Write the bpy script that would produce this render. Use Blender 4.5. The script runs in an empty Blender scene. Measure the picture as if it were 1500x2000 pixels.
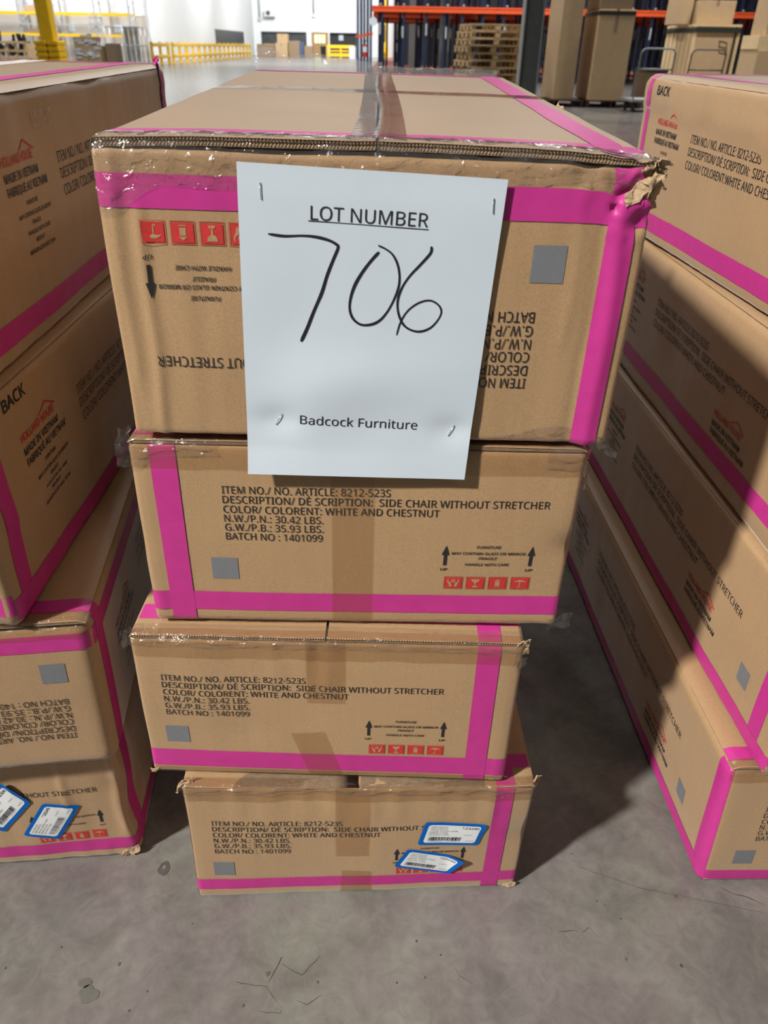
import bpy, bmesh, math, random
from mathutils import Vector, Matrix, noise

random.seed(7)
S = bpy.context.scene
COL = S.collection
V = Vector

# ------------------------------------------------------------------ camera
F_PX, PITCH, ROLL, CAM_H = 1459.2, 0.5572, -0.01847, 1.0351
cam_d = bpy.data.cameras.new('camera')
cam = bpy.data.objects.new('camera', cam_d)
COL.objects.link(cam)
cam.location = (0, 0, CAM_H)
cam.rotation_euler = (Matrix.Rotation(math.pi / 2 - PITCH, 4, 'X') @ Matrix.Rotation(-ROLL, 4, 'Z')).to_euler()
cam_d.sensor_fit = 'HORIZONTAL'
cam_d.sensor_width = 36.0
cam_d.lens = 36.0 * F_PX / 1500.0
cam_d.clip_start = 0.02
cam_d.clip_end = 400
cam_d.dof.use_dof = True
cam_d.dof.focus_distance = 0.84
cam_d.dof.aperture_fstop = 12.5
S.camera = cam

# ------------------------------------------------------------------ light
world = bpy.data.worlds.new('world')
S.world = world
world.use_nodes = True
bg = world.node_tree.nodes['Background']
bg.inputs[0].default_value = (1.0, 0.97, 0.93, 1)
bg.inputs[1].default_value = 0.085


def area(loc, target, power, sx, sy=None, shape='RECTANGLE', col=(1, 1, 1)):  # out-of-view lamp with no fixture; several are added fills
    d = bpy.data.lights.new('unseen_overhead_lamp', 'AREA')
    d.energy = power
    d.shape = shape
    d.size = sx
    if sy:
        d.size_y = sy
    d.color = col
    o = bpy.data.objects.new('unseen_overhead_lamp', d)
    COL.objects.link(o)
    o.location = loc
    o.rotation_euler = (V(target) - V(loc)).to_track_quat('-Z', 'Y').to_euler()
    return o


key = area((-7.4, -4.6, 8.5), (0, 0.5, 0.5), 455, 0.70, shape='DISK', col=(1, 0.965, 0.92))
key.data.spread = math.radians(84)        # beam narrowed so the far carton fronts get less light      # the bay over the photographer's left shoulder
area((4.5, -6.0, 9.0), (1, 0, 0), 60, 0.5, 1.2, col=(1, 0.97, 0.93))  # weak added fill for the right-facing carton sides
area((-2.5, 9.0, 9.5), (-1.0, 7, 0), 130, 0.5, 1.2)  # added to lift the carton tops and the floor behind them
area((-1.0, 17.0, 9.5), (1.5, 19, 0), 620, 0.6, 1.4, col=(1, 0.97, 0.93))  # added lamp, placed to light the pallets rather than the tall cartons' fronts
area((9.0, 17.6, 9.0), (8, 18, 0), 700, 0.6, 1.4)  # unseen lamp, set level with the tall cartons so their fronts stay darker
area((-9.0, 24.0, 9.5), (-12, 28, 0), 1500, 1.0, 2.0)
area((5.0, 24.0, 9.5), (5, 26, 0), 1100, 1.0, 2.0)
area((-20.0, 46.0, 9.5), (-22, 58, 2), 2000, 1.5, 3.0)
area((-6.0, 52.0, 9.5), (-12, 62, 2), 2000, 1.5, 3.0)
area((-8.5, 70.0, 9.0), (-14.9, 72, 2), 950, 1.5, 3.0)  # added lamp that whitens the left wall
area((-4.0, 78.0, 10.0), (-5, 95, 3), 3400, 1.5, 4.0)
area((12.0, 44.0, 10.0), (10, 50, 0), 1200, 1.5, 3.0)

vs = S.view_settings
vs.view_transform = 'Standard'
vs.look = 'None'
vs.exposure = 0.0
vs.gamma = 1.0
vs.use_curve_mapping = False


# ------------------------------------------------------------------ materials
def new_mat(name):
    m = bpy.data.materials.new(name)
    m.use_nodes = True
    nt = m.node_tree
    return m, nt, nt.nodes['Principled BSDF']


def plain(name, col, rough=0.6, metal=0.0, var=0.0, scale=8.0, spec=0.5):
    m, nt, b = new_mat(name)
    b.inputs['Roughness'].default_value = rough
    b.inputs['Metallic'].default_value = metal
    b.inputs['Specular IOR Level'].default_value = spec
    tc = nt.nodes.new('ShaderNodeTexCoord')
    n = nt.nodes.new('ShaderNodeTexNoise')
    n.inputs['Scale'].default_value = scale
    n.inputs['Detail'].default_value = 5
    nt.links.new(tc.outputs['Object'], n.inputs['Vector'])
    r = nt.nodes.new('ShaderNodeValToRGB')
    r.color_ramp.elements[0].position = 0.3
    r.color_ramp.elements[1].position = 0.7
    r.color_ramp.elements[0].color = (*[c * (1 - var) for c in col], 1)
    r.color_ramp.elements[1].color = (*[min(1, c * (1 + var)) for c in col], 1)
    nt.links.new(n.outputs['Fac'], r.inputs['Fac'])
    nt.links.new(r.outputs['Color'], b.inputs['Base Color'])
    return m


def kraft(name, col, rough=0.62, streak=0.10, bump=0.10, sheen=0.0):
    """Brown corrugated board: flecked fibres, faint vertical flute lines."""
    m, nt, b = new_mat(name)
    L = nt.links.new
    tc = nt.nodes.new('ShaderNodeTexCoord')
    mp = nt.nodes.new('ShaderNodeMapping')
    mp.inputs['Scale'].default_value = (190, 190, 7)
    n1 = nt.nodes.new('ShaderNodeTexNoise')
    n1.inputs['Scale'].default_value = 1.0
    n1.inputs['Detail'].default_value = 3
    n2 = nt.nodes.new('ShaderNodeTexNoise')
    n2.inputs['Scale'].default_value = 620
    n2.inputs['Detail'].default_value = 4
    n3 = nt.nodes.new('ShaderNodeTexNoise')
    n3.inputs['Scale'].default_value = 7
    n3.inputs['Detail'].default_value = 4
    L(tc.outputs['Object'], mp.inputs['Vector'])
    L(mp.outputs['Vector'], n1.inputs['Vector'])
    L(tc.outputs['Object'], n2.inputs['Vector'])
    L(tc.outputs['Object'], n3.inputs['Vector'])

    def mix(a, bb, fac):
        x = nt.nodes.new('ShaderNodeMath')
        x.operation = 'MULTIPLY_ADD'
        L(a, x.inputs[0])
        x.inputs[1].default_value = fac
        if isinstance(bb, float):
            x.inputs[2].default_value = bb
        else:
            L(bb, x.inputs[2])
        return x.outputs[0]
    s1 = mix(n1.outputs['Fac'], 1.0 - 0.5 * (streak + 0.55 + 0.2), streak)
    s2 = mix(n2.outputs['Fac'], s1, 0.55)
    s3 = mix(n3.outputs['Fac'], s2, 0.2)
    vm = nt.nodes.new('ShaderNodeVectorMath')
    vm.operation = 'SCALE'
    vm.inputs[0].default_value = col
    L(s3, vm.inputs['Scale'])
    L(vm.outputs[0], b.inputs['Base Color'])
    b.inputs['Roughness'].default_value = rough
    b.inputs['Specular IOR Level'].default_value = 0.4
    b.inputs['Sheen Weight'].default_value = sheen
    b.inputs['Sheen Roughness'].default_value = 0.35
    bp = nt.nodes.new('ShaderNodeBump')
    bp.inputs['Strength'].default_value = bump
    bp.inputs['Distance'].default_value = 0.002
    L(s2, bp.inputs['Height'])
    L(bp.outputs['Normal'], b.inputs['Normal'])
    return m


def film(name, tint, alpha_spec=1.0, rough=0.12, haze=0.06, bumps=0.35, scale=45, stretch=(1, 1, 1)):
    """Clear or brown packing film: see-through with a real fresnel reflection."""
    m = bpy.data.materials.new(name)
    m.use_nodes = True
    nt = m.node_tree
    nt.nodes.clear()
    L = nt.links.new
    out = nt.nodes.new('ShaderNodeOutputMaterial')
    tr = nt.nodes.new('ShaderNodeBsdfTransparent')
    tr.inputs[0].default_value = (*tint, 1)
    df = nt.nodes.new('ShaderNodeBsdfDiffuse')
    df.inputs[0].default_value = (0.62, 0.60, 0.57, 1)
    gl = nt.nodes.new('ShaderNodeBsdfGlossy')
    gl.inputs['Roughness'].default_value = rough
    tc = nt.nodes.new('ShaderNodeTexCoord')
    mp = nt.nodes.new('ShaderNodeMapping')
    mp.inputs['Scale'].default_value = stretch
    L(tc.outputs['Object'], mp.inputs['Vector'])
    n = nt.nodes.new('ShaderNodeTexNoise')
    n.inputs['Scale'].default_value = scale
    n.inputs['Detail'].default_value = 4
    n.inputs['Distortion'].default_value = 0.6
    L(mp.outputs['Vector'], n.inputs['Vector'])
    bp = nt.nodes.new('ShaderNodeBump')
    bp.inputs['Strength'].default_value = bumps
    bp.inputs['Distance'].default_value = 0.004
    L(n.outputs['Fac'], bp.inputs['Height'])
    L(bp.outputs['Normal'], gl.inputs['Normal'])
    geo = nt.nodes.new('ShaderNodeNewGeometry')
    dt = nt.nodes.new('ShaderNodeVectorMath')
    dt.operation = 'DOT_PRODUCT'
    L(bp.outputs['Normal'], dt.inputs[0])
    L(geo.outputs['Incoming'], dt.inputs[1])

    def mth(op, a_, b_, clamp=False):
        x = nt.nodes.new('ShaderNodeMath')
        x.operation = op
        x.use_clamp = clamp
        for i_, q in enumerate((a_, b_)):
            if q is None:
                continue
            if isinstance(q, (int, float)):
                x.inputs[i_].default_value = q
            else:
                L(q, x.inputs[i_])
        return x.outputs[0]
    ab = mth('ABSOLUTE', dt.outputs['Value'], None)
    one = mth('SUBTRACT', 1.0, ab, True)
    sch = mth('MULTIPLY', mth('POWER', one, 5.0), 0.95)
    sch = mth('ADD', sch, 0.045)
    m1 = nt.nodes.new('ShaderNodeMixShader')
    m1.inputs[0].default_value = haze
    L(tr.outputs[0], m1.inputs[1])
    L(df.outputs[0], m1.inputs[2])
    fac = mth('MULTIPLY', sch, alpha_spec, True)
    m2 = nt.nodes.new('ShaderNodeMixShader')
    L(fac, m2.inputs[0])
    L(m1.outputs[0], m2.inputs[1])
    L(gl.outputs[0], m2.inputs[2])
    L(m2.outputs[0], out.inputs[0])
    return m


KRAFT = kraft('brown_cardboard', (0.405, 0.257, 0.132), rough=0.52, sheen=0.5)
KRAFT_EDGE = kraft('cut_cardboard_edge', (0.22, 0.150, 0.090), rough=0.85, streak=0.7)
TORN = kraft('torn_cardboard', (0.42, 0.30, 0.18), rough=0.9, streak=0.5)
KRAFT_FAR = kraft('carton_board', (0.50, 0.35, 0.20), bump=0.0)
KRAFT_DARK = kraft('dark_carton_board', (0.27, 0.19, 0.12), bump=0.0)  # the darker of the two background board tones
PINK = plain('magenta_tape', (0.52, 0.035, 0.245), 0.45, var=0.05, scale=60, spec=0.4)
INK = plain('black_ink', (0.016, 0.016, 0.018), 0.6, var=0.2, scale=300)
MARKER = plain('marker_ink', (0.012, 0.012, 0.02), 0.45, var=0.1, scale=200)
RED = plain('red_ink', (0.55, 0.030, 0.028), 0.55, var=0.08, scale=200)
GREY_INK = plain('grey_ink', (0.175, 0.180, 0.195), 0.6, var=0.04, scale=200)
PAPER = plain('white_paper', (0.580, 0.655, 0.725), 0.7, var=0.01, scale=30, spec=0.3)
LABEL_WHITE = plain('label_paper', (0.78, 0.80, 0.80), 0.4, var=0.01)
LABEL_BLUE = plain('label_blue', (0.0, 0.115, 0.47), 0.6, var=0.03, spec=0.15)
STEEL = plain('staple_steel', (0.62, 0.62, 0.64), 0.25, metal=1.0)
TAPE_BROWN = film('brown_packing_tape', (0.92, 0.86, 0.77), 1.0, 0.20, 0.02, 0.05, 60)
TAPE_TOP = film('clear_packing_tape', (0.92, 0.88, 0.83), 1.0, 0.07, 0.02, 0.10, 40, (0.5, 4, 1))
WRAP = film('clear_wrinkled_tape', (0.95, 0.93, 0.90), 1.3, 0.13, 0.045, 0.9, 75, (1, 1, 1.6))
LOOSE = film('loose_clear_film', (0.93, 0.92, 0.90), 1.0, 0.10, 0.16, 0.8, 60)
YELLOW = plain('safety_yellow', (0.85, 0.52, 0.01), 0.4, var=0.05)
ORANGE = plain('rack_orange', (0.75, 0.09, 0.018), 0.45, var=0.06)
NAVY = plain('rack_navy', (0.012, 0.022, 0.055), 0.35, var=0.3)
BLUE_STEEL = plain('rack_blue', (0.06, 0.095, 0.18), 0.4, var=0.2)
GREY_STEEL = plain('column_grey', (0.27, 0.28, 0.27), 0.5, var=0.08)
DARK_STEEL = plain('web_shade_and_grille_dark', (0.085, 0.09, 0.085), 0.55, var=0.1)  # carries the shade of the big column's web; also the fan grille
GALV = plain('galvanised_steel', (0.55, 0.57, 0.58), 0.35, metal=0.4, var=0.1)
WHITE_WALL = plain('white_painted_wall', (0.86, 0.885, 0.89), 0.7, var=0.015, scale=0.6)
PANEL_GREY = plain('grey_wall_panel', (0.50, 0.46, 0.41), 0.7, var=0.05, scale=1.5)
BLACKISH = plain('dark_opening', (0.012, 0.014, 0.015), 0.6, var=0.2)
DOOR_SLATS = plain('dark_strip_door', (0.055, 0.065, 0.07), 0.4, var=0.35, scale=3)
WOOD = plain('pallet_wood', (0.52, 0.37, 0.20), 0.75, var=0.25, scale=6)
WOOD_DARK = plain('dark_pallet_wood', (0.055, 0.028, 0.024), 0.7, var=0.3, scale=6)
WOOD_PALE = plain('pale_plywood', (0.70, 0.52, 0.29), 0.6, var=0.08, scale=5)
DOOR_WOOD = plain('door_wood', (0.42, 0.25, 0.11), 0.5, var=0.1)
STRAP = plain('black_strap', (0.02, 0.025, 0.02), 0.5)
BLACK_PLASTIC = plain('black_plastic', (0.015, 0.015, 0.018), 0.3, var=0.3)
SHRINK = plain('shrink_wrap', (0.62, 0.62, 0.62), 0.2, var=0.35, scale=6)
TUBE_BROWN = plain('brown_tube', (0.13, 0.075, 0.05), 0.4)
EXT_RED = plain('extinguisher_red', (0.55, 0.02, 0.02), 0.3)
FLOOR_RED = plain('red_floor_area', (0.45, 0.12, 0.09), 0.5, var=0.2)


def glow(name, col, power):
    m, nt, b = new_mat(name)
    b.inputs['Base Color'].default_value = (*col, 1)
    b.inputs['Emission Color'].default_value = (*col, 1)
    b.inputs['Emission Strength'].default_value = power
    return m


GREEN_LIGHT = glow('daylit_green_glass', (0.75, 1.0, 0.35), 2.2)


def floor_material():
    m, nt, b = new_mat('polished_concrete')
    L = nt.links.new
    tc = nt.nodes.new('ShaderNodeTexCoord')

    def nz(scale, detail, dist=0.0):
        n = nt.nodes.new('ShaderNodeTexNoise')
        n.inputs['Scale'].default_value = scale
        n.inputs['Detail'].default_value = detail
        n.inputs['Distortion'].default_value = dist
        L(tc.outputs['Object'], n.inputs['Vector'])
        return n
    a, c, d = nz(2.3, 6, 0.6), nz(9, 8, 1.2), nz(75, 5)
    ramp = nt.nodes.new('ShaderNodeValToRGB')
    e = ramp.color_ramp.elements
    e[0].position, e[0].color = 0.36, (0.132, 0.126, 0.117, 1)
    e[1].position, e[1].color = 0.66, (0.232, 0.230, 0.206, 1)
    el = e.new(0.5)
    el.color = (0.182, 0.173, 0.160, 1)
    mx = nt.nodes.new('ShaderNodeMath')
    mx.operation = 'MULTIPLY_ADD'
    L(c.outputs['Fac'], mx.inputs[0])
    mx.inputs[1].default_value = 0.55
    mm = nt.nodes.new('ShaderNodeMath')
    mm.operation = 'MULTIPLY'
    L(a.outputs['Fac'], mm.inputs[0])
    mm.inputs[1].default_value = 0.5
    L(mm.outputs[0], mx.inputs[2])
    L(mx.outputs[0], ramp.inputs['Fac'])
    # small dark pits and thin hairline cracks
    vor = nt.nodes.new('ShaderNodeTexVoronoi')
    vor.inputs['Scale'].default_value = 9.0
    vor.inputs['Randomness'].default_value = 1.0
    L(tc.outputs['Object'], vor.inputs['Vector'])
    pit = nt.nodes.new('ShaderNodeMapRange')
    pit.inputs[1].default_value = 0.012
    pit.inputs[2].default_value = 0.030
    pit.inputs[3].default_value = 0.45
    pit.inputs[4].default_value = 1.0
    L(vor.outputs['Distance'], pit.inputs[0])
    wmp = nt.nodes.new('ShaderNodeVectorMath')
    wmp.operation = 'MULTIPLY_ADD'
    L(c.outputs['Color'], wmp.inputs[0])
    wmp.inputs[1].default_value = (0.35, 0.35, 0)
    L(tc.outputs['Object'], wmp.inputs[2])
    cr = nt.nodes.new('ShaderNodeTexVoronoi')
    cr.feature = 'DISTANCE_TO_EDGE'
    cr.inputs['Scale'].default_value = 1.9
    L(wmp.outputs[0], cr.inputs['Vector'])
    crr = nt.nodes.new('ShaderNodeMapRange')
    crr.inputs[1].default_value = 0.0
    crr.inputs[2].default_value = 0.007
    crr.inputs[3].default_value = 0.0
    crr.inputs[4].default_value = 1.0
    L(cr.outputs['Distance'], crr.inputs[0])
    # cracks only show here and there
    gate = nt.nodes.new('ShaderNodeMapRange')
    gate.inputs[1].default_value = 0.53
    gate.inputs[2].default_value = 0.60
    gate.inputs[3].default_value = 1.0
    gate.inputs[4].default_value = 0.72
    L(a.outputs['Fac'], gate.inputs[0])
    mxx = nt.nodes.new('ShaderNodeMath')
    mxx.operation = 'MAXIMUM'
    L(crr.outputs[0], mxx.inputs[0])
    L(gate.outputs[0], mxx.inputs[1])
    mul = nt.nodes.new('ShaderNodeMath')
    mul.operation = 'MULTIPLY'
    L(pit.outputs[0], mul.inputs[0])
    L(mxx.outputs[0], mul.inputs[1])
    sp = nt.nodes.new('ShaderNodeMath')
    sp.operation = 'MULTIPLY_ADD'
    L(d.outputs['Fac'], sp.inputs[0])
    sp.inputs[1].default_value = 0.22
    sp.inputs[2].default_value = 0.89
    mul2 = nt.nodes.new('ShaderNodeMath')
    mul2.operation = 'MULTIPLY'
    L(mul.outputs[0], mul2.inputs[0])
    L(sp.outputs[0], mul2.inputs[1])
    # trowel marks: fine streaky detail, and drifts of warmer and greener grey
    tm = nt.nodes.new('ShaderNodeTexNoise')
    tm.inputs['Scale'].default_value = 26
    tm.inputs['Detail'].default_value = 9
    tm.inputs['Roughness'].default_value = 0.68
    tm.inputs['Distortion'].default_value = 2.2
    L(tc.outputs['Object'], tm.inputs['Vector'])
    tmr = nt.nodes.new('ShaderNodeMapRange')
    tmr.inputs[1].default_value = 0.30
    tmr.inputs[2].default_value = 0.70
    tmr.inputs[3].default_value = 0.84
    tmr.inputs[4].default_value = 1.12
    L(tm.outputs['Fac'], tmr.inputs[0])
    mul3 = nt.nodes.new('ShaderNodeMath')
    mul3.operation = 'MULTIPLY'
    L(mul2.outputs[0], mul3.inputs[0])
    L(tmr.outputs[0], mul3.inputs[1])
    hue = nz(3.6, 5, 0.8)
    hr = nt.nodes.new('ShaderNodeValToRGB')
    he = hr.color_ramp.elements
    he[0].position, he[0].color = 0.38, (1.02, 0.955, 0.99, 1)
    he[1].position, he[1].color = 0.62, (0.975, 1.0, 0.94, 1)
    L(hue.outputs['Fac'], hr.inputs['Fac'])
    hm = nt.nodes.new('ShaderNodeVectorMath')
    hm.operation = 'MULTIPLY'
    L(ramp.outputs['Color'], hm.inputs[0])
    L(hr.outputs['Color'], hm.inputs[1])
    vm = nt.nodes.new('ShaderNodeVectorMath')
    vm.operation = 'SCALE'
    L(hm.outputs[0], vm.inputs[0])
    L(mul3.outputs[0], vm.inputs['Scale'])
    L(vm.outputs[0], b.inputs['Base Color'])
    rr = nt.nodes.new('ShaderNodeMapRange')
    rr.inputs[3].default_value = 0.13
    rr.inputs[4].default_value = 0.30
    L(c.outputs['Fac'], rr.inputs[0])
    L(rr.outputs[0], b.inputs['Roughness'])
    b.inputs['Specular IOR Level'].default_value = 0.5
    return m


CONCRETE = floor_material()


def quilted_material():
    m, nt, b = new_mat('quilted_insulation')
    L = nt.links.new
    tc = nt.nodes.new('ShaderNodeTexCoord')
    n = nt.nodes.new('ShaderNodeTexNoise')
    n.inputs['Scale'].default_value = 0.8
    n.inputs['Detail'].default_value = 6
    n.inputs['Distortion'].default_value = 1.5
    L(tc.outputs['Object'], n.inputs['Vector'])
    bp = nt.nodes.new('ShaderNodeBump')
    bp.inputs['Strength'].default_value = 0.6
    bp.inputs['Distance'].default_value = 0.3
    L(n.outputs['Fac'], bp.inputs['Height'])
    L(bp.outputs['Normal'], b.inputs['Normal'])
    b.inputs['Base Color'].default_value = (0.80, 0.82, 0.83, 1)
    b.inputs['Roughness'].default_value = 0.45
    return m


QUILT = quilted_material()


# ------------------------------------------------------------------ helpers
def tag(o, label=None, cat=None, group=None, kind=None):
    if label:
        o['label'] = label
    if cat:
        o['category'] = cat
    if group:
        o['group'] = group
    if kind:
        o['kind'] = kind
    return o


def thing(name, loc, label, cat, group=None, rz=0.0):
    o = bpy.data.objects.new(name, None)
    o.empty_display_size = 0.1
    COL.objects.link(o)
    o.location = loc
    o.rotation_euler = (0, 0, rz)
    return tag(o, label, cat, group)


class MB:
    """Collects faces for ONE mesh object."""

    def __init__(self):
        self.v, self.f, self.m, self.sm = [], [], [], []

    def add(self, verts, faces, mat=0, smooth=False):
        k = len(self.v)
        self.v += [tuple(p) for p in verts]
        for f in faces:
            self.f.append(tuple(i + k for i in f))
            self.m.append(mat)
            self.sm.append(smooth)

    def box(self, c, s, rz=0.0, mat=0, rx=0.0, ry=0.0):
        x, y, z = s[0] / 2, s[1] / 2, s[2] / 2
        R = Matrix.Rotation(rz, 3, 'Z') @ Matrix.Rotation(ry, 3, 'Y') @ Matrix.Rotation(rx, 3, 'X')
        vv = [R @ V((a, b_, d)) + V(c) for d in (-z, z) for b_ in (-y, y) for a in (-x, x)]
        self.add(vv, [(0, 2, 3, 1), (4, 5, 7, 6), (0, 1, 5, 4), (2, 6, 7, 3), (0, 4, 6, 2), (1, 3, 7, 5)], mat)

    def bar(self, a, b_, w, h=None, mat=0):
        """square bar from point a to b"""
        a, b_ = V(a), V(b_)
        d = (b_ - a)
        up = V((0, 0, 1)) if abs(d.normalized().z) < 0.95 else V((0, 1, 0))
        s = d.cross(up).normalized() * (w / 2)
        t = s.cross(d).normalized() * ((h or w) / 2)
        vv = [p + i * s + j * t for p in (a, b_) for i, j in ((-1, -1), (1, -1), (1, 1), (-1, 1))]
        self.add(vv, [(0, 1, 2, 3), (7, 6, 5, 4), (0, 4, 5, 1), (1, 5, 6, 2), (2, 6, 7, 3), (3, 7, 4, 0)], mat)

    def tube(self, pts, r, n=8, mat=0):
        pts = [V(p) for p in pts]
        rings = []
        for i, p in enumerate(pts):
            d = (pts[min(i + 1, len(pts) - 1)] - pts[max(i - 1, 0)]).normalized()
            up = V((0, 0, 1)) if abs(d.z) < 0.95 else V((0, 1, 0))
            s = d.cross(up).normalized()
            t = s.cross(d).normalized()
            rings.append([p + (s * math.cos(2 * math.pi * k / n) + t * math.sin(2 * math.pi * k / n)) * r for k in range(n)])
        vv = [q for R in rings for q in R]
        ff = []
        for i in range(len(rings) - 1):
            for k in range(n):
                ff.append((i * n + k, i * n + (k + 1) % n, (i + 1) * n + (k + 1) % n, (i + 1) * n + k))
        ff.append(tuple(range(n - 1, -1, -1)))
        ff.append(tuple((len(rings) - 1) * n + k for k in range(n)))
        self.add(vv, ff, mat, True)

    def cyl(self, c, r, h, n=16, mat=0, r2=None):
        r2 = r if r2 is None else r2
        vv = [(c[0] + r * math.cos(2 * math.pi * k / n), c[1] + r * math.sin(2 * math.pi * k / n), c[2]) for k in range(n)]
        vv += [(c[0] + r2 * math.cos(2 * math.pi * k / n), c[1] + r2 * math.sin(2 * math.pi * k / n), c[2] + h) for k in range(n)]
        self.add(vv, [(k, (k + 1) % n, n + (k + 1) % n, n + k) for k in range(n)], mat, True)
        self.add(vv, [tuple(range(n - 1, -1, -1)), tuple(range(n, 2 * n))], mat)

    def grid(self, rows, mat=0, smooth=True):
        nr, nc = len(rows), len(rows[0])
        vv = [p for r in rows for p in r]
        self.add(vv, [(i * nc + j, i * nc + j + 1, (i + 1) * nc + j + 1, (i + 1) * nc + j) for i in range(nr - 1) for j in range(nc - 1)], mat, smooth)

    def build(self, name, mats, parent=None, off=(0, 0, 0), bevel=0.0):
        me = bpy.data.meshes.new(name)
        me.from_pydata([(p[0] - off[0], p[1] - off[1], p[2] - off[2]) for p in self.v], [], self.f)
        for mm in (mats if isinstance(mats, (list, tuple)) else [mats]):
            me.materials.append(mm)
        me.polygons.foreach_set('material_index', self.m)
        me.polygons.foreach_set('use_smooth', self.sm)
        me.update()
        o = bpy.data.objects.new(name, me)
        COL.objects.link(o)
        if parent:
            o.parent = parent
        if bevel:
            md = o.modifiers.new('bevel', 'BEVEL')
            md.width = bevel
            md.segments = 2
        return o


def copy_thing(src, loc, rz, label, group=None):
    """A copy of a thing with copies of its parts and sub-parts (mesh data shared)."""
    r = src.copy()
    COL.objects.link(r)
    r.location = loc
    r.rotation_euler = (0, 0, rz)
    r['label'] = label
    if group:
        r['group'] = group
    for ch in list(src.children):
        c = ch.copy()
        COL.objects.link(c)
        c.parent = r
        for g in list(ch.children):
            d = g.copy()
            COL.objects.link(d)
            d.parent = c
    return r


def sstep(a, b, x):
    t = max(0.0, min(1.0, (x - a) / (b - a)))
    return t * t * (3 - 2 * t)


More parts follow.
